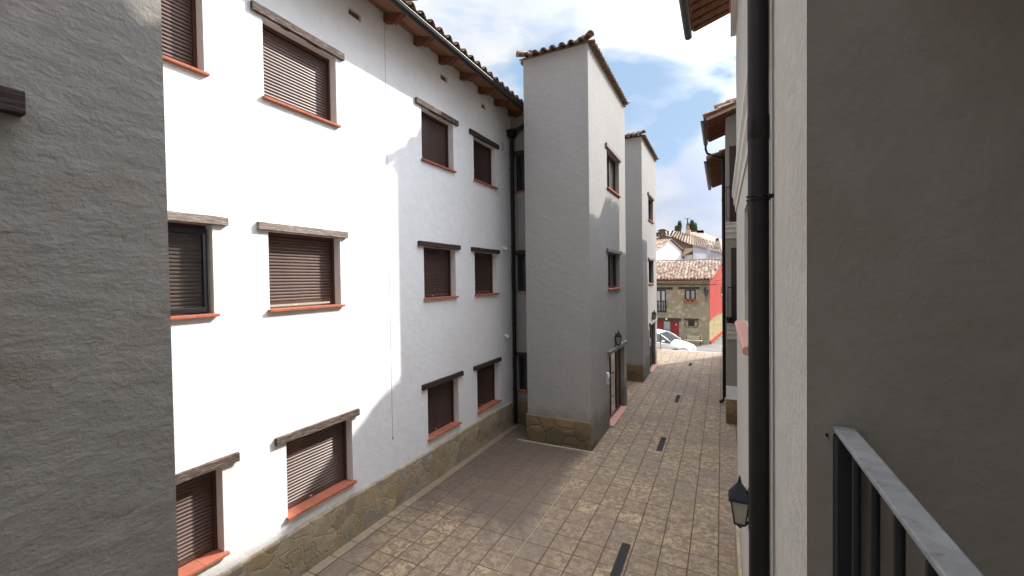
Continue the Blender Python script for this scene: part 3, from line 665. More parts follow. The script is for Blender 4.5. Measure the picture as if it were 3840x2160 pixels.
        hd.tube([(x1+d+0.02, ym, 0.62), (x1+d+0.13, ym, 0.62), (x1+d+0.13, ym, 1.30), (x1+d+0.02, ym, 1.30)], 0.014, 8); hd.build('handle', M['iron'], dr)
        rough_beam('door_lintel', 'y', a-0.2, b+0.2, x1-0.02, x1+0.07, z1, z1+0.095, M['beam_grey'], dr, seed+9)
        st = MB(); bx('x', x1, 1, -0.15, 0.10, a-0.02, b+0.02, 0.0, 0.035, st); st.build('threshold', M['sill_pink'], dr, bevel=0.006)
    return t
T1w = [(11.15, 12.62, 6.42, 7.45, 10.98, 12.76, 7.45, 7.55, 'beam_grey'), (11.18, 12.60, 3.72, 4.70, 11.0, 12.72, 4.70, 4.79, 'beam_grey')]
tower('taller looking grey stair tower with clay tile cap, nearer of the two in the alley', 9.45, 13.5, T1w, (11.22, 13.12, 0.03, 1.96), seed=60)
T2w = [(18.12, 19.5, 6.42, 7.42, 17.95, 19.65, 7.42, 7.52, 'beam_grey'), (18.12, 19.5, 3.75, 4.74, 17.95, 19.65, 4.74, 4.83, 'beam_grey')]
tower('smaller looking grey stair tower farther down the alley, just behind the nearer one', 16.6, 20.45, T2w, (18.35, 19.95, 0.03, 2.02), seed=80)
T0w = [(-0.75, 0.56, 3.74, 4.74, -0.95, 0.695, 4.735, 4.835, 'beam')]
tower('rough grey plaster tower filling the left edge of the view, with a dark beam end', -2.9, 1.222, T0w, None, seed=95, m='near', plinth=False)

# lanterns and intercom boxes -------------------------------------------------
def lantern(label, x, y, z, h=0.40, side=1, group='black wall lanterns beside the doors'):
    """wall lantern on plane X=x, z = bottom of the glass body; side = outward X direction"""
    t = thing('wall_lantern', label, 'lantern', group=group)
    k = h/0.40; cx = x+side*0.088*k
    def ring(r, zz): return [(cx+r*math.cos(PI/4+PI/2*j), y+r*math.sin(PI/4+PI/2*j), z+zz*k) for j in range(4)]
    fr = MB()
    r0, r1 = ring(0.060*k, 0.02), ring(0.100*k, 0.235)
    for j in range(4): fr.tube([r0[j], r1[j]], 0.0065*k, 6)
    for rg in (r0, r1):
        for j in range(4): fr.tube([rg[j], rg[(j+1) % 4]], 0.0075*k, 6)
    fr.tube([(cx, y, z-0.03*k), (cx, y, z+0.02*k)], 0.02*k, 10, rs=[0.008*k, 0.045*k])
    p0, p1 = sorted((x, x+side*0.022*k)); fr.box(p0, p1, y-0.035*k, y+0.035*k, z-0.02*k, z+0.33*k)
    fr.tube([(x+side*0.01, y, z+0.05*k), (x+side*0.05*k, y, z+0.0*k), (cx, y, z-0.01*k)], 0.011*k, 8)
    fr.build('frame', M['iron'], t)
    rf = MB(); a, b, c = ring(0.128*k, 0.235), ring(0.118*k, 0.262), ring(0.022*k, 0.375)
    i = len(rf.v); rf.v += a+b+c+ring(0.012*k, 0.40)
    for q in range(3):
        for j in range(4): rf.f.append((i+q*4+j, i+q*4+(j+1) % 4, i+(q+1)*4+(j+1) % 4, i+(q+1)*4+j))
    rf.f.append((i, i+1, i+2, i+3)); rf.f.append((i+12, i+13, i+14, i+15)); rf.tube([(cx, y, z+0.39*k), (cx, y, z+0.44*k)], 0.014*k, 8, rs=[0.016*k, 0.006*k])
    rf.build('roof_cap', M['iron'], t)
    gl = MB(); a, b = ring(0.052*k, 0.025), ring(0.092*k, 0.228); i = len(gl.v); gl.v += a+b
    for j in range(4): gl.f.append((i+j, i+(j+1) % 4, i+4+(j+1) % 4, i+4+j))
    gl.build('glass', M['lampglass'], t)
    return t
lantern('black wall lantern above the glass door of the nearer tower', -2.72, 11.98, 2.10, 0.40)
lantern('black wall lantern above the glass door of the farther tower', -2.72, 19.05, 2.18, 0.40)
lantern('large black wall lantern near the camera beside the dark downpipe', 0.2, 3.8, 2.00, 0.36, -1)
def entry_box(label, y, z):
    t = thing('intercom_box', label, 'intercom', group='intercom boxes by the tower doors')
    b = MB(); b.prism([(-2.72, z), (-2.66, z), (-2.655, z+0.22), (-2.68, z+0.30), (-2.72, z+0.31)], 'y', y-0.07, y+0.07); b.build('housing', M['offwhite'], t, bevel=0.006)
    c = MB(); c.box(-2.658, -2.648, y-0.045, y+0.045, z+0.03, z+0.17); c.build('panel', M['groove'], t)
entry_box('small pale intercom box beside the glass door of the nearer tower', 10.93, 1.22)
entry_box('small pale intercom box beside the glass door of the farther tower', 18.18, 1.15)

# drains ----------------------------------------------------------------------
for (x, y, l_, lab) in ((-1.30, 5.30, 1.02, 'long dark drain slot in the paving nearest the camera'), (-1.315, 10.08, 0.90, 'dark drain slot in the paving opposite the nearer tower'),
                        (-1.325, 14.25, 0.92, 'dark drain slot in the paving between the two towers'), (-1.31, 20.4, 0.74, 'dark drain slot in the sunlit far end of the paving')):
    t = thing('drain_grate', lab, 'drain', group='slot drains down the middle of the alley')
    b = MB(); w = 0.065
    b.box(x-w, x-w+0.014, y, y+l_, 0, 0.007); b.box(x+w-0.014, x+w, y, y+l_, 0, 0.007)
    k = int(l_/0.03)
    b.box(x-w+0.014, x+w-0.014, y, y+0.012, 0, 0.007); b.box(x-w+0.014, x+w-0.014, y+l_-0.012, y+l_, 0, 0.007)
    b.build('frame', M['grate'], t)
    c = MB()
    for i in range(1, k): c.box(x-w+0.014, x+w-0.014, y+i*l_/k-0.006, y+i*l_/k+0.006, 0.002, 0.0055)
    c.box(x-w+0.014, x+w-0.014, y+0.012, y+l_-0.012, 0.0005, 0.002)
    c.build('grille', M['grate'], t)

# ================================================================== RIGHT-HAND BUILDINGS
# building A : our own building, facade plane X = 0.2
XA = 0.2
A = thing('balcony_building', 'beige plastered building on the right with near balcony recess and big dark downpipe', 'building')
mb = MB()
wall_grid(mb, 'x', XA, 1.336, 7.2, 0, 8.2, [(3.25, 4.75, 3.56, 4.65)], 0.18, -1)
mb.quad((XA, -6, 0), (XA, 1.336, 0), (XA, 1.336, 2.55), (XA, -6, 2.55)); mb.quad((XA, -6, 5.3), (XA, 1.336, 5.3), (XA, 1.336, 8.2), (XA, -6, 8.2))
mb.quad((XA, 7.2, 0), (3.0, 7.2, 0), (3.0, 7.2, 8.2), (XA, 7.2, 8.2))
mb.quad((3.0, -6, 0), (3.0, 7.2, 0), (3.0, 7.2, 8.2), (3.0, -6, 8.2)); mb.quad((XA, -6, 0), (3.0, -6, 0), (3.0, -6, 8.2), (XA, -6, 8.2))
mb.build('wall', M['facade'], A, merge=True)
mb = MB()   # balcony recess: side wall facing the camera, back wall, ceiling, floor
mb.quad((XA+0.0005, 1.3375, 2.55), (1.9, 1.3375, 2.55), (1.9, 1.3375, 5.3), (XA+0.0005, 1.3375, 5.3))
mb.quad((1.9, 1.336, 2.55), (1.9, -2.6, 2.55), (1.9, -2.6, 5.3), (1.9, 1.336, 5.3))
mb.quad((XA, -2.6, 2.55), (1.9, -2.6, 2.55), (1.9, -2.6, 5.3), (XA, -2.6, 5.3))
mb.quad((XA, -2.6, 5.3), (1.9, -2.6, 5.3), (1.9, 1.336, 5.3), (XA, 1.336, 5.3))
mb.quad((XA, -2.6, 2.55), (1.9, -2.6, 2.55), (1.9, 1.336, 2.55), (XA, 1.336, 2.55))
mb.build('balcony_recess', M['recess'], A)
mb = MB(); mb.box(XA-0.045, XA-0.001, 1.4, 7.2, 0, 0.62); mb.build('plinth', M['plinth'], A, bevel=0.008)
mb = MB(); mb.tube([(0.243, 1.338, 3.585), (0.243, 1.331, 3.583)], 0.0035, 8); mb.build('wall_plug', M['iron'], A)
# moulded slab of the upper balcony
mb = MB(); mb.prism([(XA, 4.98), (XA-0.015, 4.98), (XA-0.02, 5.06), (XA-0.04, 5.10), (XA-0.04, 5.18), (XA-0.06, 5.22), (XA-0.06, 5.30), (XA, 5.32)], 'y', 2.3, 7.25); mb.build('slab_moulding', M['concrete'], A)
mb = MB(); mb.box(XA-0.075, XA-0.001, 2.3, 7.25, 7.62, 8.25); mb.build('cornice', M['concrete'], A, bevel=0.004)
mb = MB(); mb.box(XA-0.095, XA-0.076, 2.3, 6.75, 7.72, 7.80); mb.build('cornice_tile', M['sill'], A)
# tiled sill of the window below
wA = MB(); wA.box(XA+0.12, XA+0.18, 3.25, 4.75, 3.56, 4.65); wo = wA.build('window', M['brown_dark'], A)
s_ = MB(); s_.prism([(XA+0.15, 3.50), (XA-0.07, 3.49), (XA-0.085, 3.505), (XA-0.085, 3.535), (XA-0.07, 3.55), (XA+0.15, 3.575)], 'y', 3.08, 4.86); s_.build('sill', M['sill_pink'], wo, bevel=0.006)
# eave
EX = -0.40
def eave(parent, y0, y1, xw, ze, up_, tilem='tile', gut=True, x2=3.2, m_soff='rafter', near_cap=False, sp=0.25):
    """gutter/eave at X=EX height ze; roof rises by up_ per metre towards +X"""
    n = math.hypot(1, up_)
    d = MB(); d.prism([(EX+0.03, ze+0.07), (x2, ze+0.07+(x2-EX-0.03)*up_), (x2, ze+0.10+(x2-EX-0.03)*up_), (EX+0.03, ze+0.10)], 'y', y0, y1); d.build('roof_deck', M['soffit'], parent)
    f = MB(); tile_field(f, (EX, y0, ze+0.085), (0, 1, 0), (1, 0, up_), (-up_, 0, 1), y1-y0, min(3.0, (x2-EX))*n, sp, 0.37, 0.085)
    f.build('roof', M[tilem], parent, smooth=True)
    # corrugated tile underside seen under the overhang
    u = MB(); k = int((y1-y0)/0.22)
    for i in range(k):
        yy = y0+(i+0.5)*(y1-y0)/k
        u.prism([(EX+0.06, ze+0.028), (xw+0.02, ze+0.03+(xw-EX)*up_), (xw+0.02, ze+0.078+(xw-EX)*up_), (EX+0.06, ze+0.066)], 'y', yy-0.055, yy+0.055)
    u.build('eave_battens', M[m_soff], parent, bevel=0.015)
    if gut:
        g_ = MB(); gxx, gzz, q = EX-0.04, ze+0.03, 0.065
        pr = [(gxx+q*math.cos(t), gzz+q*math.sin(t)) for t in [PI+PI*k/10 for k in range(11)]] + [(gxx+(q-0.006)*math.cos(t), gzz+(q-0.006)*math.sin(t)) for t in [2*PI-PI*k/10 for k in range(11)]]
        g_.prism(pr, 'y', y0, y1+0.02)
        for ye in (y0+0.004, y1+0.016): g_.poly([(gxx+q*math.cos(PI+PI*k/10), ye, gzz+q*math.sin(PI+PI*k/10)) for k in range(11)])
        sm(g_.build('gutter', M['gutter'], parent))
EX = -0.47
eave(A, -6, 8.05, XA, 8.19, 0.28)
EX = -0.40
# big downpipe by the balcony
mb = MB(); px, py = 0.145, 2.15
mb.tube([(px, py, 8.0), (px, py, 0.05)], 0.041, 28)
mb.lathe((px, py, 4.60), [(0.041, -0.002), (0.0425, 0.0), (0.0425, 0.10), (0.041, 0.101)], 28)
mb.lathe((px, py, 1.70), [(0.041, -0.002), (0.0425, 0.0), (0.0425, 0.10), (0.041, 0.101)], 28)
sm(mb.build('downpipe', M['pipe'], A), 50)
for z in (4.345, 1.3):
    mb = MB()
    for dz in (-0.008, 0.008): mb.lathe((px, py, z+dz), [(0.042, -0.004), (0.0475, -0.003), (0.0475, 0.003), (0.042, 0.004)], 28)
    mb.box(px+0.03, XA+0.002, py-0.018, py-0.006, z-0.006, z+0.006); mb.tube([(px+0.035, py-0.055, z), (px+0.055, py-0.04, z)], 0.006, 8); mb.tube([(px-0.01, py-0.052, z), (px+0.01, py-0.05, z)], 0.005, 8)
    sm(mb.build('pipe_bracket', M['iron'], A))
mb = MB(); mb.box(XA-0.002, XA, 2.255, 2.27, 0.62, 8.2); mb.build('render_joint', M['groove'], A)

# middle recessed block (mostly hidden)
Bm = thing('recessed_building', 'set back block of the right-hand row hidden between the projecting fronts', 'building')
mb = MB(); mb.box(0.45, 3.0, 7.2, 12.8, 0, 8.05); mb.build('wall', M['facade'], Bm)
mb = MB(); mb.prism([(0.42, 8.06), (3.0, 8.86), (3.0, 8.89), (0.42, 8.09)], 'y', 7.2, 12.8); mb.build('roof', M['tile'], Bm)

# building B : projecting front at Y = 12.8
B = thing('narrow_front_building', 'narrow grey house with moulded balconies and tile eave in the right-hand row', 'building')
mb = MB(); mb.box(0.10, 3.0, 12.8, 14.62, 0, 8.25); mb.poly([(0.1, 12.8, 8.25), (3.0, 12.8, 8.25), (3.0, 12.8, 9.2), (0.1, 12.8, 8.27)])
mb.build('wall', M['recess'], B)
mb = MB(); mb.box(0.08, 0.45, 12.745, 12.798, 0, 0.66); mb.build('plinth', M['plinth_dark'], B, bevel=0.01)
mb = MB(); mb.box(0.09, 0.46, 12.76, 12.799, 0.664, 1.02); mb.build('base_course', M['offwhite'], B)
def balcony(parent, x0, x1, yb, z, rail_h=1.0, proj=0.16, st=True):
    s = MB()
    s.prism([(yb, z-0.42), (yb-0.03, z-0.42), (yb-0.05, z-0.30), (yb-0.09, z-0.26), (yb-0.09, z-0.18), (yb-0.13, z-0.14), (yb-0.13, z-0.05), (yb-proj, z-0.03), (yb-proj, z), (yb, z)], 'x', x0, x1)
    b = s.build('balcony', M['concrete'], parent)
    r_ = MB(); yy = yb-proj+0.02
    r_.box(x0+0.01, x1, yy-0.02, yy+0.02, z+rail_h-0.03, z+rail_h); r_.box(x0+0.01, x1, yy-0.012, yy+0.012, z+0.08, z+0.10)
    k = 5
    for i in range(k): xx = x0+0.02+(x1-x0-0.04)*i/(k-1); r_.box(xx-0.008, xx+0.008, yy-0.008, yy+0.008, z+0.10, z+rail_h-0.03)
    r_.build('railing', M['iron'], b)
    d = MB(); d.box(x0+0.10, x1, yb-0.02, yb-0.003, z+0.02, z+2.05); d.build('balcony_door', M['brown_dark'], b)
balcony(B, 0.09, 0.62, 12.8, 5.45, 0.95)
balcony(B, 0.12, 0.62, 12.8, 2.72, 1.0)
mb = MB(); mb.tube([(0.16, 12.6, 2.76), (0.16, 12.6, 2.92)], 0.06, 12, rs=[0.05, 0.075]); mb.tube([(0.30, 12.6, 2.76), (0.30, 12.6, 2.90)], 0.06, 12, rs=[0.05, 0.075]); pt_ = mb.build('flower_pots', M['iron'], B)
eave(B, 12.42, 14.6, 0.10, 8.15, 0.31, tilem='tile_pale')
mb = MB(); cap_tiles(mb, (-0.40, 12.46, 8.28), (2.6, 12.46, 9.21), 0.075, 0.36); cap_tiles(mb, (-0.12, 12.62, 8.50), (1.6, 12.62, 8.93), 0.09, 0.30)
mb.prism([(-0.36, 8.22), (2.6, 9.13), (2.6, 9.05), (-0.36, 8.16)], 'y', 12.40, 12.44)
mb.build('verge_tiles', M['tile_pale'], B, smooth=False)
mb = MB(); mb.tube([(-0.44, 14.5, 8.10), (-0.44, 14.5, 7.98), (-0.40, 14.56, 7.86), (-0.2, 14.68, 7.78), (0.02, 14.72, 7.66), (0.035, 14.72, 7.5)], 0.035, 10)
mb.build('gutter_elbow', M['gutter'], B)
mb = MB(); mb.box(0.62, 1.5, 14.2, 15.7, 8.3, 9.72); mb.box(0.55, 1.57, 14.13, 15.77, 9.722, 9.80)
for i in range(5): mb.box(0.6, 1.5, 14.18+i*0.33, 14.34+i*0.33, 9.802, 9.802+0.05+0.05*(i % 2))
mb.build('chimney', M['facade'], B)

# building C : beyond the narrow front
Cc = thing('corner_building', 'grey building at the far right of the alley with tile eave and thin black downpipe', 'building')
mb = MB(); mb.box(0.12, 3.0, 14.63, 22.0, 0, 7.85); mb.box(0.12, 3.0, 22.002, 24.0, 0, 5.6); mb.box(0.70, 2.6, 15.95, 17.6, 7.852, 10.45); mb.box(0.14, 2.6, 20.5, 21.9, 7.853, 9.25)
for i in range(7): mb.box(0.60, 2.6, 15.9+i*0.25, 16.02+i*0.25, 10.452, 10.53+0.03*(i % 3))
mb.build('wall', M['recess'], Cc)
eave(Cc, 14.66, 19.3, 0.12, 7.62, 0.28, tilem='tile_pale', x2=2.6)
mb = MB(); mb.tube([(0.052, 14.76, 7.72), (0.052, 14.78, 4), (0.052, 14.8, 0.22), (0.02, 14.76, 0.10), (-0.06, 14.70, 0.05)], 0.05, 12)
for z in (6.4, 4.2, 2.1): mb.lathe((0.052, 14.78, z), [(0.051, -0.02), (0.06, -0.02), (0.06, 0.02), (0.051, 0.02)], 14)
sm(mb.build('downpipe', M['pipe'], Cc))

# balcony railing right of the camera -------------------------------------------
Rg = thing('balcony_railing', 'black iron balcony railing with flat worn grey handrail in the lower right corner', 'railing')
mb = MB(); mb.box(0.254, 0.300, -1.6, 1.331, 3.600, 3.612); mb.box(0.260, 0.294, -1.6, 1.331, 3.592, 3.599); mb.build('handrail', M['rail'], Rg, bevel=0.003)
mb = MB(); mb.box(0.2545, 0.294, 1.285, 1.331, 2.56, 3.591); mb.build('post', M['iron'], Rg, bevel=0.002)
for y in [1.215-0.131*k for k in range(0, 20)]:
    b = MB(); b.tube([(0.277, y, 2.62), (0.277, y, 3.592)], 0.0085, 10); sm(b.build('baluster', M['iron'], Rg))
mb = MB(); mb.box(0.262, 0.292, -1.6, 1.284, 2.60, 2.62); mb.build('bottom_rail', M['iron'], Rg)

# ================================================================== END OF THE ALLEY
# metal fence at the plaza edge
Fn = thing('metal_fence', 'thin grey metal railing at the end of the paving in front of the white car', 'fence')
mb = MB(); mb.box(-3.08, -3.045, 24.48, 24.515, 0, 0.93); mb.box(-6.0, -5.965, 24.48, 24.515, 0, 0.93); mb.build('post', M['gutter'], Fn)
mb = MB(); mb.box(-5.96, -3.085, 24.49, 24.505, 0.30, 0.325); mb.box(-5.96, -3.085, 24.49, 24.505, 0.045, 0.06); mb.build('rail', M['gutter'], Fn)
mb = MB()
for i in range(24): x = -3.2-0.118*i; mb.box(x-0.006, x+0.006, 24.492, 24.503, 0.06, 0.30)
mb.build('bars', M['gutter'], Fn)
mb = MB(); mb.prism([(-0.06, 0.0), (0.02, 0.0), (0.01, 0.34), (-0.02, 0.38), (-0.05, 0.34)], 'y', 24.42, 24.52)
tag(mb.build('stone_bollard', M['offwhite'], bevel=0.01), 'short white bollard at the far right end of the paving', 'bollard')

# stone house -------------------------------------------------------------------
H = thing('stone_house', 'two storey rubble stone house with red side wall and pale tile roof across the road', 'house')
HY = 34.0; zb = -1.0
hh = [(-4.62, -3.84, 1.36, 3.06), (-2.52, -1.74, 2.22, 3.08), (-4.60, -3.36, -0.96, 0.72), (-2.29, -1.85, 0.22, 0.78)]
mb = MB(); wall_grid(mb, 'y', HY, -8.5, -0.84, zb, 3.86, hh, 0.25, -1)
mb.quad((-8.5, HY, zb), (-8.5, HY+4.7, zb), (-8.5, HY+4.7, 5.2), (-8.5, HY, 3.86)); mb.quad((-8.5, 38.7, zb), (0.11, 38.7, zb), (0.11, 38.7, 5.2), (-8.5, 38.7, 5.2))
mb.build('wall', M['rubble'], H)
def side(u): return (-0.84+0.95*u, HY+4.6*u)     # line of the side wall
def sp_(u, z, o=0.0): x, y = side(u); return (x+o*0.98, y-o*0.2, z)
mb = MB()
mb.poly([sp_(0, 0.95), sp_(0.06, 0.95), sp_(0.22, 1.02), sp_(1.2, 1.20), sp_(1.2, 5.05), sp_(1.0, 5.12), sp_(0, 3.80)])
mb.build('red_wall', M['red'], H)
mb = MB(); mb.poly([sp_(0, zb), sp_(1.2, zb), sp_(1.2, 1.20, -0.0), sp_(0.22, 1.02), sp_(0.06, 0.95), sp_(0, 0.95)]); mb.build('stone_base', M['rubble_yellow'], H)
mb = MB()
for (a, b, z0, z1, o) in ((0.0, 0.24, 0.72, 3.74, 0.03),):
    mb.poly([sp_(a, z0, o), sp_(b, z0+0.2, o), sp_(b, z1+0.3, o), sp_(a, z1, o)])
    mb.poly([sp_(a, z0, 0), sp_(a, z0, o), sp_(a, z1, o), sp_(a, z1, 0)]); mb.poly([sp_(b, z0+.2, 0), sp_(b, z0+.2, o), sp_(b, z1+.3, o), sp_(b, z1+.3, 0)])
mb.build('red_pilaster', M['red'], H)
mb = MB()
for a, b in ((0.02, 1.25),):
    mb.poly([sp_(a, -0.92, 0.08), sp_(b, -0.42, 0.08), sp_(b, -0.22, 0.08), sp_(a, -0.72, 0.08)]); mb.poly([sp_(a, -0.72, 0.08), sp_(b, -0.22, 0.08), sp_(b, -0.22, -0.02), sp_(a, -0.72, -0.02)])
mb.build('red_kerb', M['red'], H)
mb = MB(); mb.poly([sp_(0.24, 1.03, 0.05), sp_(1.2, 1.22, 0.05), sp_(1.2, 1.28, 0.05), sp_(0.24, 1.09, 0.05)]); mb.poly([sp_(0.24, 1.09, 0.05), sp_(1.2, 1.28, 0.05), sp_(1.2, 1.28, 0), sp_(0.24, 1.09, 0)])
mb.build('string_course', M['red'], H)
mb = MB(); mb.poly([sp_(0.80, 2.60, 0.02), sp_(1.1, 2.62, 0.02), sp_(1.1, 3.25, 0.02), sp_(0.80, 3.25, 0.02)]); sw = mb.build('window', M['brown_dark'], H)
mb = MB(); mb.poly([sp_(0.78, 2.52, 0.05), sp_(1.1, 2.54, 0.05), sp_(1.1, 2.60, 0.05), sp_(0.78, 2.58, 0.05)]); mb.build('sill', M['offwhite'], sw)
# roof
rfm = MB()   # field of tiles plus the wedge that follows the skewed gable
tile_field(rfm, (-8.6, HY-0.38, 3.80), (1, 0, 0), (0, 4.4, 1.50), (0, -1.50, 4.4), 7.95, 4.62, 0.235, 0.33, 0.092, seg=5, jitter=0.012)
mb = MB()
tile_field(mb, (-0.66, HY-0.10, 3.90), (1, 0.01, 0), (0.0, 4.4, 1.50), (0, -1.5, 4.4), 0.70, 4.0, 0.235, 0.33, 0.09, seg=5, jitter=0.01, lenf=lambda c_: 4.1)
vt = []
for q in mb.f:     # keep only tiles inside the gable line
    xs = [mb.v[k] for k in q]; cxm = sum(v[0] for v in xs)/len(xs); cym = sum(v[1] for v in xs)/len(xs)
    if cxm < -0.86+0.95*((cym-HY)/4.6)+0.12: vt.append(q)
i0 = len(rfm.v); rfm.v += mb.v; rfm.f += [tuple(i0+k for k in q) for q in vt]
rfm.build('roof', M['tile_pale'], H, smooth=True)
mb = MB()
mb.poly([(-8.6, HY-0.36, 3.79), (-0.66, HY-0.36, 3.79), (0.15, HY+4.35, 5.36), (-8.6, HY+4.35, 5.36)]); mb.poly([(-8.6, HY+4.35, 5.36), (0.15, HY+4.35, 5.36), (0.7, HY+7, 4.4), (-8.6, HY+7, 4.4)])
mb.build('roof_deck', M['tile_brown'], H)
mb = MB(); cap_tiles(mb, (-8.6, HY+4.35, 5.40), (0.2, HY+4.35, 5.40), 0.10, 0.38); mb.build('ridge_tiles', M['tile_brown'], H, smooth=True)
mb = MB(); mb.box(-8.5, -0.90, HY-0.30, HY-0.002, 3.60, 3.745); mb.build('eave_board', M['soffit'], H)
mb = MB(); mb.tube([(-8.5, HY-0.33, 3.50), (-4.5, HY-0.34, 3.47), (-2.5, HY-0.34, 3.44), (-0.72, HY-0.34, 3.42)], 0.035, 8); mb.tube([(-0.72, HY-0.34, 3.42), (-0.35, HY-0.4, 3.44), (0.2, HY+0.2, 3.55), (0.9, HY+1.2, 3.6)], 0.02, 6)
mb.tube([(-0.6, HY-0.4, 3.45), (-0.3, HY-0.4, 3.72), (0.1, HY-0.2, 3.8), (0.9, HY+0.6, 3.78)], 0.012, 6)
mb.build('cable', M['iron'], H)
# openings
def hwin(a0, a1, z0, z1, la0, la1, lz0, lz1, name='window', panes=2, gl='glass_pale', seed=1):
    f = MB(); c = HY; d = -0.10; t = 0.10
    for q in ((a0, a0+t, z0, z1), (a1-t, a1, z0, z1), (a0+t, a1-t, z1-t, z1), (a0+t, a1-t, z0, z0+t*0.8), ((a0+a1)/2-0.06, (a0+a1)/2+0.06, z0+t*0.8, z1-t)): bx('y', c, -1, d-0.05, d+0.03, *q, f)
    w = f.build(name, M['brown_dark'], H)
    g_ = MB(); bx('y', c, -1, d-0.03, d-0.02, a0+t, a1-t, z0+t*0.8, z1-t, g_); g_.build('pane', M[gl], w)
    rough_beam('lintel', 'x', la0, la1, c-0.06, c+0.03, lz0, lz1, M['beam'], w, seed, amp=0.01)
    return w
w1 = hwin(-4.62, -3.84, 1.36, 3.06, -5.0, -3.35, 3.08, 3.24, 'balcony_door', seed=101)
mb = MB(); mb.box(-4.66, -3.80, HY-0.12, HY-0.08, 2.15, 2.22); mb.box(-4.66, -3.80, HY-0.12, HY-0.08, 1.34, 1.40)
for i in range(5): x = -4.62+0.195*i; mb.prism([(x-0.035, 1.40), (x+0.035, 1.40), (x+0.03, 1.55), (x+0.05, 1.75), (x+0.03, 1.95), (x+0.035, 2.15), (x-0.035, 2.15), (x-0.03, 1.95), (x-0.05, 1.75), (x-0.03, 1.55)], 'y', HY-0.115, HY-0.085)
mb.build('balustrade', M['brown_dark'], w1)
w2 = hwin(-2.52, -1.74, 2.22, 3.08, -2.95, -1.50, 3.10, 3.26, seed=103)
mb = MB(); mb.box(-2.60, -1.66, HY-0.24, HY-0.01, 2.14, 2.20); mb.build('sill', M['red'], w2)
for i, x in enumerate((-2.42, -2.12, -1.82)):
    p = thing('flower_pot', ('red geranium pot at the left end of the stone house window sill', 'red geranium pot in the middle of the stone house window sill', 'red geranium pot at the right end of the stone house window sill')[i], 'flower pot', group='geranium pots on the window sill')
    b = MB(); b.tube([(x, HY-0.14, 2.20), (x, HY-0.14, 2.33)], 0.08, 12, rs=[0.06, 0.085]); b.build('pot', M['sill'], p)
    b = MB(); rnd = random.Random(i)
    for _ in range(60):
        c0 = Vector((x+rnd.gauss(0, 0.055), HY-0.14+rnd.gauss(0, 0.04), 2.38+rnd.gauss(0, 0.035))); a_ = Vector((rnd.uniform(-1, 1), rnd.uniform(-1, 1), rnd.uniform(-1, 1))).normalized()*0.025; b_ = a_.orthogonal().normalized()*0.022
        b.quad(tuple(c0-a_), tuple(c0-b_), tuple(c0+a_), tuple(c0+b_))
    b.build('flowers', mat('geranium_red', (0.30, 0.05, 0.05), 0.7), p)
# red door surround and door
mb = MB(); mb.box(-4.60, -4.06, HY+0.06, HY+0.12, -0.96, 0.72); mb.box(-3.52, -3.36, HY+0.06, HY+0.12, -0.96, 0.72); mb.box(-3.36, -2.92, HY-0.012, HY, -0.96, 0.70); mb.build('red_panel', mat('deep_red_paint', (0.22, 0.022, 0.022), 0.6), H)
mb = MB(); mb.box(-4.05, -3.53, HY+0.07, HY+0.11, -0.96, 0.70); dr = mb.build('door', wood('door_wood', (0.13, 0.075, 0.04), (0.20, 0.12, 0.065), (0.26, 0.17, 0.10), (10, 2, 2)), H)
mb = MB(); mb.box(-4.00, -3.58, HY+0.05, HY+0.068, 0.0, 0.62); mb.box(-3.96, -3.62, HY+0.045, HY+0.049, 0.04, 0.58); mb.build('pane', M['glass_pale'], dr)
rough_beam('lintel', 'x', -5.1, -2.78, HY-0.08, HY-0.001, 0.72, 0.90, M['beam'], dr, 107, amp=0.012)
mb = MB(); mb.box(-3.88, -3.76, HY-0.10, HY-0.082, 0.76, 0.88); mb.build('house_number_plate', M['offwhite'], H)
mb = MB(); mb.tube([(-3.12, HY-0.02, 0.42), (-3.12, HY-0.05, 0.42)], 0.045, 12); mb.build('door_bell', M['offwhite'], H)
mb = MB(); mb.box(-2.29, -1.85, HY+0.05, HY+0.12, 0.22, 0.78); w3 = mb.build('window', M['brown_dark'], H)
rough_beam('lintel', 'x', -2.58, -1.55, HY-0.07, HY-0.001, 0.79, 0.90, M['beam'], w3, 109, amp=0.01)
mb = MB()
for s in (-1, 1):
    cx = -2.07+s*0.24; pts = [(cx+s*(0.02+0.22*math.sin(PI*k/10)), HY-0.06, 0.76-0.52*k/10) for k in range(11)]; mb.tube(pts, 0.02, 6)
mb.build('curved_grille', M['iron'], w3)
mb = MB()
for x in (-2.19, -2.07, -1.95): mb.tube([(x, HY-0.01, 0.26), (x, HY-0.01, 0.31)], 0.025, 8)
mb.build('small_pots', M['offwhite'], w3)
# street lantern on the corner of the stone house
Ls = thing('street_lantern', 'dark street lantern on a bracket at the corner of the stone house', 'lantern')
mb = MB(); mb.tube([(-1.05, HY, 2.25), (-1.05, HY-0.12, 2.2), (-1.05, HY-0.2, 2.45)], 0.02, 6); mb.tube([(-1.05, HY-0.2, 2.42), (-1.05, HY-0.2, 2.60)], 0.03, 8); mb.build('bracket', M['iron'], Ls)
mb = MB(); mb.tube([(-1.05, HY-0.2, 2.60), (-1.05, HY-0.2, 3.05)], 0.1, 6, rs=[0.07, 0.19]); mb.build('glass', M['glass'], Ls)
mb = MB(); mb.tube([(-1.05, HY-0.2, 3.05), (-1.05, HY-0.2, 3.12), (-1.05, HY-0.2, 3.26)], 0.2, 6, rs=[0.21, 0.17, 0.02]); mb.build('cap', M['iron'], Ls)
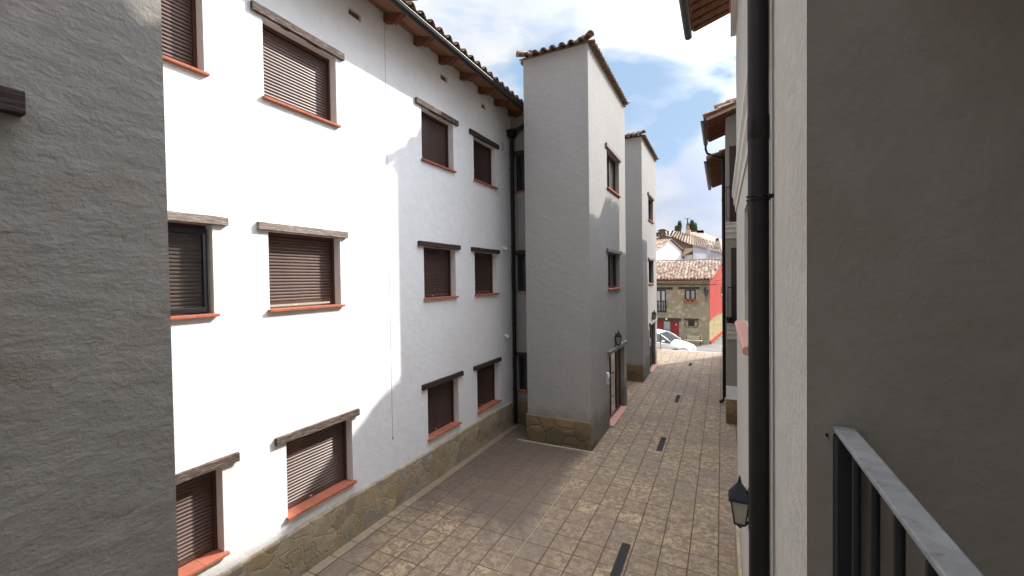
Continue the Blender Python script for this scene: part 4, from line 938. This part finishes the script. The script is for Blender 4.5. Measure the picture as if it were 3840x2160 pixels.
# bench
Bn = thing('park_bench', 'pale slatted wooden bench with dark legs in front of the stone house', 'bench')
wd = wood('bench_wood', (0.34, 0.28, 0.19), (0.44, 0.37, 0.26), (0.52, 0.45, 0.34), (2, 8, 8))
mb = MB()
for z in (-0.33, -0.46): mb.box(-2.47, -1.28, 33.17, 33.205, z-0.045, z+0.045)
mb.build('backrest', wd, Bn)
mb = MB()
for k in range(3): mb.box(-2.47, -1.28, 32.72+0.14*k, 32.83+0.14*k, -0.60, -0.565)
mb.build('seat', wd, Bn)
for x in (-2.36, -1.42):
    b = MB(); b.prism([(32.74, -0.98), (32.80, -0.98), (32.84, -0.66), (33.10, -0.66), (33.16, -0.98), (33.22, -0.98), (33.19, -0.28), (33.15, -0.28), (33.13, -0.60), (32.74, -0.60)], 'x', x-0.03, x+0.03); b.build('leg', M['sill'] if False else mat('dark_red_iron', (0.10, 0.03, 0.03), 0.6), Bn)

# houses behind ------------------------------------------------------------------
def gablehouse(name, label, cat, pts_wall, m, extra=None): pass
G1 = thing('white_house', 'whitewashed house with a pointed gable directly behind the stone house', 'house')
ax, ay, az_ = -4.65, 44.0, 7.72
L0, R0 = (-6.19, 38.3), (-2.70, 51.2)      # the gable wall runs obliquely, almost along the line of sight
zl = 7.72-0.335*5.9; zr = 5.62
mb = MB(); mb.poly([(L0[0], L0[1], -1), (R0[0], R0[1], -1), (R0[0], R0[1], zr), (ax, ay, az_), (L0[0], L0[1], zl)])
mb.quad((R0[0], R0[1], -1), (R0[0]-9, R0[1]+2.5, -1), (R0[0]-9, R0[1]+2.5, zr), (R0[0], R0[1], zr)); mb.quad((L0[0], L0[1], -1), (L0[0]-9, L0[1]+2.5, -1), (L0[0]-9, L0[1]+2.5, zl), (L0[0], L0[1], zl))
mb.build('wall', M['lime'], G1)
mb = MB(); mb.prism([(-4.98, 43.2), (-4.88, 43.17), (-4.60, 44.2), (-4.70, 44.23)], 'z', -0.9, 7.30); mb.build('flue_pilaster', M['lime'], G1)
bk = Vector((-9, 2.5, 0)).normalized()
mb = MB()
d1 = Vector((ax-L0[0], ay-L0[1], az_-zl)); nn = bk.cross(d1); nn = nn if nn.z > 0 else -nn
tile_field(mb, tuple(Vector((L0[0]+0.1, L0[1]-0.35, zl-0.10))), tuple(bk), tuple(d1), tuple(nn), 8.0, d1.length+0.35, 0.24, 0.35, 0.09, seg=5)
mb.build('roof', M['tile_pale'], G1, smooth=True)
mb = MB(); a = Vector((R0[0]+0.12, R0[1]+0.3, zr-0.02)); b = Vector((ax+0.06, ay, az_+0.08)); cap_tiles(mb, a+Vector((0.03, -0.03, 0)), b+Vector((0.03, -0.03, 0)), 0.085, 0.34)
mb.poly([tuple(a), tuple(b), tuple(b+bk*5), tuple(a+bk*5)])
mb.build('verge', M['tile_pale'], G1, smooth=True)

G2 = thing('brown_house', 'old brown stone house with sagging tile roof and two chimneys behind the white gable', 'house')
Y2 = 50.0
mb = MB(); mb.poly([(-8.0, Y2, -1), (-2.66, Y2, -1), (-2.66, Y2, 7.40), (-3.9, Y2, 8.02), (-4.96, Y2, 8.50), (-5.7, Y2, 8.76), (-7.08, Y2, 8.3), (-8.0, Y2, 8.2)]); mb.quad((-2.66, Y2, -1), (-2.66, 56, -1), (-2.66, 56, 7.3), (-2.66, Y2, 7.5))
mb.build('wall', M['old_wall'], G2)
fr = [(-8.4, 8.15), (-7.08, 8.32), (-5.71, 8.82), (-4.96, 8.55), (-3.9, 8.05), (-2.74, 7.45), (-1.2, 6.92), (0.9, 6.25)]
bkl = [(-9.3, 9.3), (-8.19, 9.65), (-7.19, 9.95), (-5.26, 9.93), (-4.2, 9.65), (-3.21, 9.35), (-1.9, 8.70), (1.0, 7.60)]
mb = MB()
for (x0, z0), (x1, z1), (x2, z2), (x3, z3) in zip(fr[:-1], fr[1:], bkl[1:], bkl[:-1]): mb.quad((x0, Y2-0.3, z0), (x1, Y2-0.3, z1), (x2, 57.5, z2), (x3, 57.5, z3))
mb.build('roof_deck', M['tile_brown'], G2)
mb = MB(); rnd = random.Random(4)     # rows of tiles following the sagging surface
for (x0, z0), (x1, z1), (x2, z2), (x3, z3) in zip(fr[:-1], fr[1:], bkl[1:], bkl[:-1]):
    k = max(2, int(round((x1-x0)/0.26)))
    for i in range(k):
        f = (i+0.5)/k; p0 = Vector((x0+(x1-x0)*f, Y2-0.34, z0+(z1-z0)*f)); p1 = Vector((x3+(x2-x3)*f, 57.5, z3+(z2-z3)*f)); n_ = 18
        for j in range(n_):
            q0 = p0.lerp(p1, j/n_); q1 = p0.lerp(p1, (j+1.12)/n_); b0 = len(mb.v)
            for q, rd, lf in ((q0, 0.10, 0.05), (q1, 0.082, 0.02)):
                for c_ in range(5): t = PI*c_/4; mb.v.append((q.x+rd*math.cos(t)+rnd.uniform(-.006, .006), q.y, q.z+lf+rd*math.sin(t)))
            for c_ in range(4): mb.f.append((b0+c_, b0+c_+1, b0+5+c_+1, b0+5+c_))
mb.build('roof', M['tile_brown'], G2, smooth=True)
mb = MB(); mb.box(-6.9, -6.2, 54.2, 54.8, 8.6, 9.72); ch = mb.build('chimney', M['rubble'], G2)
mb = MB(); mb.box(-7.05, -6.05, 54.05, 54.95, 9.722, 9.80); mb.box(-6.85, -6.25, 54.25, 54.75, 9.80, 9.92); mb.build('chimney_cap', M['gutter'], ch)
mb = MB(); mb.box(-3.95, -3.4, 55.4, 55.9, 8.4, 9.75); ch2 = mb.build('chimney', M['facade'], G2)
mb = MB(); mb.poly([(-3.95, 55.4, 9.75), (-3.4, 55.4, 9.75), (-3.62, 55.6, 10.1), (-3.75, 55.6, 10.1)]); mb.tube([(-3.70, 55.6, 9.75), (-3.70, 55.6, 10.35)], 0.16, 8, rs=[0.24, 0.08]); mb.build('chimney_pot', M['sill'], ch2)
mb = MB(); mb.tube([(-3.74, 55.6, 10.2), (-3.74, 55.6, 11.2)], 0.06, 8); mb.tube([(-4.1, 55.6, 11.17), (-3.4, 55.6, 11.10)], 0.03, 6); mb.build('antenna_mast', M['gutter'], ch2)

G3 = thing('pale_grey_house', 'pale grey rendered house with a metal flue to the right of the white gable', 'house')
mb = MB(); Y3 = 48.0
mb.poly([(-2.72, Y3, -1), (0.9, Y3, -1), (0.9, Y3, 6.02), (0.12, Y3, 6.30), (-2.52, Y3, 7.30), (-2.72, Y3, 7.25)]); mb.quad((-2.72, Y3, -1), (-2.72, Y3, 7.25), (-2.72, 53, 7.2), (-2.72, 53, -1))
mb.build('wall', M['mauve'], G3)
mb = MB(); mb.prism([(-2.70, 4), (-1.42, 4), (-1.42, 6.35), (-2.70, 6.50)], 'y', Y3-0.25, Y3-0.002); mb.build('lower_extension', M['lime'], G3)
mb = MB(); mb.box(-2.55, -1.45, Y3-0.012, Y3-0.001, 6.62, 6.72); mb.build('stain_band', M['facade'], G3)
mb = MB(); mb.tube([(-1.22, Y3-0.5, 4.5), (-1.22, Y3-0.5, 7.28)], 0.14, 12); mb.tube([(-1.22, Y3-0.5, 7.30), (-1.22, Y3-0.5, 7.38)], 0.2, 12, rs=[0.24, 0.20]); mb.box(-1.1, -0.9, Y3-0.6, Y3-0.42, 5.9, 6.3)
sm(mb.build('flue', mat('galvanised_steel', (0.45, 0.46, 0.50), 0.45, 0.5), G3))
mb = MB(); mb.prism([(-2.75, 7.32), (0.95, 6.0), (0.95, 6.06), (-2.75, 7.38)], 'y', Y3-0.15, Y3+1.6); mb.build('roof', M['tile_brown'], G3)
mb = MB(); mb.box(-0.72, -0.20, 52.0, 52.5, 6.6, 7.98); c3 = mb.build('chimney', M['facade'], G3)
mb = MB(); mb.tube([(-0.46, 52.2, 7.98), (-0.46, 52.2, 8.28)], 0.18, 10); mb.build('chimney_pot', M['gutter'], c3)
mb = MB(); mb.prism([(-3.4, 7.0), (-2.74, 7.0), (-2.74, 6.75), (-3.9, 6.0), (-3.9, 6.1)], 'y', 47.2, 47.9); mb.build('lean_to', M['tile_pale'], G3)
mb = MB(); mb.box(-3.5, -2.73, 47.3, 47.9, -1, 6.3); mb.build('lean_to_wall', M['facade'], G3)

G4 = thing('red_roof_house', 'low house with a plain red roof along the skyline at the right', 'house')
mb = MB(); mb.box(-5.2, 4.0, 62, 68, -1, 6.4); mb.build('wall', M['facade'], G4)
mb = MB(); fa = [(-5.6, 9.3), (-2.4, 9.1), (0.2, 8.0), (5.0, 6.4)]; fb = [(-5.9, 10.62), (-2.6, 10.45), (0.22, 9.05), (5.2, 7.3)]
for i in range(3): mb.quad((fa[i][0], 61.5, fa[i][1]), (fa[i+1][0], 61.5, fa[i+1][1]), (fb[i+1][0], 66, fb[i+1][1]), (fb[i][0], 66, fb[i][1])); mb.box(-3.2, -2.3, 65.4, 65.9, 10.2, 10.62)
mb.build('roof', M['roof_red'], G4)

# trees ------------------------------------------------------------------------
fol = mat('poplar_leaves', (0.06, 0.09, 0.035), 0.8, spec=0.1); g = G(fol)
g.base(g.ramp(g.island(), [(0.0, (0.040, 0.065, 0.028)), (0.5, (0.070, 0.105, 0.040)), (1.0, (0.13, 0.16, 0.07))]))
def tree(label, x, y, zbase, lobes, seed, n):
    t = thing('poplar_tree', label, 'tree', group='poplars behind the village roofs')
    b = MB(); b.tube([(x, y, -1), (x+0.05, y, 5), (x, y, zbase+1.5)], 0.2, 8, rs=[0.24, 0.16, 0.05])
    for (cx, cz, rx, rz) in lobes: b.tube([(x, y, zbase-1), ((x+cx)/2, y, (zbase+cz)/2), (cx, y, cz)], 0.05, 6, rs=[0.08, 0.05, 0.02])
    b.build('trunk', M['beam'], t)
    rnd = random.Random(seed); c = MB()
    for (cx, cz, rx, rz) in lobes:
        for _ in range(n):
            a = rnd.uniform(0, 2*PI); q = rnd.random()**0.6; el_ = rnd.uniform(-1, 1)
            p = Vector((cx+rx*q*math.cos(a)*math.sqrt(1-el_*el_*0.8), y+rx*1.3*q*math.sin(a), cz+rz*el_*q))
            v = Vector((rnd.uniform(-1, 1), rnd.uniform(-1, 1), rnd.uniform(-1, 1))).normalized(); w = v.orthogonal().normalized(); s_ = rnd.uniform(0.06, 0.13)
            c.quad(tuple(p-v*s_), tuple(p-w*s_*0.7), tuple(p+v*s_), tuple(p+w*s_*0.7))
    c.build('crown', fol, t)
tree('left-hand poplar crown, two tips leaning right, beyond the village roofs', -6.75, 75, 9.6, [(-6.95, 11.1, 0.62, 0.85), (-6.7, 12.0, 0.36, 0.6), (-6.25, 12.6, 0.34, 0.85), (-6.35, 11.4, 0.34, 0.9), (-6.6, 10.5, 0.75, 0.6)], 3, 900)
tree('right-hand poplar crown behind the antenna beyond the village roofs', -4.4, 75, 9.6, [(-4.85, 12.1, 0.42, 0.9), (-4.35, 12.6, 0.32, 0.8), (-3.95, 12.0, 0.40, 0.9), (-4.5, 11.1, 0.62, 0.8), (-4.0, 10.9, 0.42, 0.7)], 5, 900)

# ================================================================== CAR
def car():
    t = thing('parked_car', 'white hatchback with lettering on its door parked beyond the end of the paving', 'car')
    paint = mat('white_car_paint', (0.68, 0.68, 0.68), 0.25, spec=0.6)
    # local frame: x forward (nose at +), y left, z up from road. width 1.76, height 1.56, length 4.05
    st = [  # x, half width, sill z, belt z (top of body side), top centre z
        (2.02, 0.52, 0.30, 0.60, 0.66), (1.93, 0.70, 0.22, 0.68, 0.76), (1.72, 0.82, 0.20, 0.76, 0.88), (1.35, 0.87, 0.20, 0.84, 0.98), (0.95, 0.88, 0.20, 0.90, 1.05),
        (0.60, 0.88, 0.20, 0.94, 1.08), (0.0, 0.88, 0.20, 0.97, 1.00), (-0.8, 0.88, 0.20, 1.0, 1.02), (-1.4, 0.87, 0.20, 1.02, 1.06), (-1.85, 0.80, 0.24, 1.0, 1.06), (-2.03, 0.66, 0.34, 0.9, 0.96)]
    mb = MB(); k = 9
    for x, w, zs, zbt, zt in st:
        sec = [(0, zs), (w*0.92, zs), (w, zs+0.14), (w*1.0, (zs+zbt)/2), (w*0.985, zbt-0.10), (w*0.93, zbt-0.01), (w*0.72, (zbt+zt)/2+0.02), (w*0.4, zt), (0, zt+0.01)]
        for y, z in sec: mb.v.append((x, y, z))
        for y, z in sec: mb.v.append((x, -y, z))
    n = len(st)
    for i in range(n-1):
        for sd in (0, 1):
            b0 = i*2*k+sd*k; b1 = (i+1)*2*k+sd*k
            for j in range(k-1): mb.f.append((b0+j, b0+j+1, b1+j+1, b1+j))
    for i in (0, n-1):
        for sd in (0, 1): b = i*2*k+sd*k; mb.f.append(tuple(b+j for j in range(k)))
    body = mb.build('body', paint, t, smooth=True, merge=True)
    ss = body.modifiers.new('sub', 'SUBSURF'); ss.levels = 2; ss.render_levels = 2
    # greenhouse: glass block + roof + pillars
    prof = [(0.98, 1.02), (0.20, 1.46), (-0.3, 1.535), (-0.9, 1.53), (-1.5, 1.46), (-1.85, 1.06)]
    gl = MB(); pts = []
    for x, z in prof: w = 0.80 - (z-1.0)*0.36; pts.append((x, w, z))
    base = [(0.98, 0.80, 0.96), (-1.85, 0.76, 1.0)]
    for a, b in zip(pts[:-1], pts[1:]):
        gl.quad((a[0], a[1], a[2]), (b[0], b[1], b[2]), (b[0], -b[1], b[2]), (a[0], -a[1], a[2]))
    for s in (1, -1): gl.poly([(0.98, s*0.80, 0.96)] + [(x, s*y, z) for x, y, z in pts] + [(-1.85, s*0.76, 1.0)])
    gl.build('windows', mat('car_glass', (0.05, 0.06, 0.065), 0.08, spec=0.9), t)
    rf = MB()
    rp = [(0.26, 1.455), (0.0, 1.505), (-0.3, 1.55), (-0.9, 1.545), (-1.5, 1.47)]
    for a, b in zip(rp[:-1], rp[1:]):
        wa, wb = 0.82-(a[1]-1.0)*0.36, 0.82-(b[1]-1.0)*0.36
        rf.quad((a[0], wa, a[1]), (b[0], wb, b[1]), (b[0], -wb, b[1]), (a[0], -wa, a[1]))
        for s in (1, -1): rf.quad((a[0], s*wa, a[1]), (b[0], s*wb, b[1]), (b[0], s*(wb+0.01), b[1]-0.05), (a[0], s*(wa+0.01), a[1]-0.05))
    for s in (1, -1):   # A pillars, B pillars
        rf.tube([(1.02, s*0.815, 1.0), (0.62, s*0.74, 1.26), (0.24, s*0.66, 1.46)], 0.035, 8); rf.tube([(-0.45, s*0.80, 0.98), (-0.5, s*0.63, 1.5)], 0.04, 6); rf.tube([(-1.85, s*0.74, 1.0), (-1.5, s*0.63, 1.46)], 0.08, 6)
    rf.build('roof', paint, t, smooth=True)
    for s in (1, -1):
        m_ = MB(); m_.lathe((0, 0, 0), [(0.0, -0.09), (0.07, -0.07), (0.10, 0.0), (0.07, 0.07), (0.0, 0.09)], 14)
        m_.v = [(0.62+v[2]*0.9, s*0.98+v[1]*1.1, 1.04+v[0]*0.75) for v in m_.v]; m_.tube([(0.62, s*0.86, 0.98), (0.62, s*0.95, 1.02)], 0.03, 6)
        m_.build('wing_mirror', paint, t, smooth=True)
        h = MB(); h.lathe((0, 0, 0), [(0.0, 0.05), (0.10, 0.03), (0.15, 0.0), (0.10, -0.03), (0, -0.05)], 14)
        h.v = [(1.72+v[0]*1.3, s*(0.72-v[0]*0.55)+v[1]*0.45, 0.715+v[2]*1.1-v[0]*0.18) for v in h.v]; h.build('headlight', mat('headlight_lens', (0.35, 0.36, 0.38), 0.1, 0.3, 0.8), t, smooth=True)
        for x in (1.28, -1.25):
            w = MB(); w.tube([(x, s*0.70, 0.31), (x, s*0.885, 0.31)], 0.31, 28); wo_ = w.build('wheel', mat('tyre_rubber', (0.02, 0.02, 0.02), 0.8), t, smooth=False)
            q = MB(); q.tube([(x, s*0.885, 0.31), (x, s*0.895, 0.31)], 0.20, 20); q.build('rim', M['gutter'], wo_)
            a_ = MB(); pts_ = [(x+0.37*math.cos(PI*j/14), 0.31+0.37*math.sin(PI*j/14)) for j in range(15)] + [(x+0.31*math.cos(PI-PI*j/14), 0.31+0.31*math.sin(PI-PI*j/14)) for j in range(15)]
            a_.prism(pts_, 'y', min(s*0.84, s*0.892), max(s*0.84, s*0.892)); a_.build('wheel_arch', mat('black_trim', (0.015, 0.015, 0.015), 0.7), t)
    gr = MB(); gr.box(2.0, 2.035, -0.30, 0.30, 0.36, 0.47); gr.build('grille', M['iron'], t)
    em = MB(); em.prism([(-0.055, 0.60), (0, 0.66), (0.055, 0.60), (0.055, 0.575), (0, 0.632), (-0.055, 0.575)], 'x', 2.0, 2.03); em.build('emblem', M['iron'], t)
    return t
ct = car()
yaw = R(-14)
ct.rotation_euler = (0, 0, yaw); ct.location = (-3.42, 26.6, -0.74)
# lettering on the door (too small to read in the photo; same extent and colour)
for i, (s_, x0, z, h_) in enumerate((('attilania', 0.05, 0.60, 0.16), ('', 0.05, 0.48, 0.09))):
    if not s_: continue
    cu = bpy.data.curves.new('lettering', 'FONT'); cu.body = s_; cu.size = 0.27; cu.extrude = 0.001; cu.align_x = 'CENTER'
    tmp = bpy.data.objects.new('tmp', cu); C.objects.link(tmp); bpy.context.view_layer.update()
    me = bpy.data.meshes.new_from_object(tmp.evaluated_get(bpy.context.evaluated_depsgraph_get())); bpy.data.objects.remove(tmp)
    to = bpy.data.objects.new('door_lettering', me); C.objects.link(to)
    me.materials.clear(); me.materials.append(mat('brown_lettering', (0.16, 0.08, 0.07), 0.6))
    to.parent = ct; to.rotation_euler = (PI/2, 0, 0); to.location = (-0.10, -0.893, 0.50)
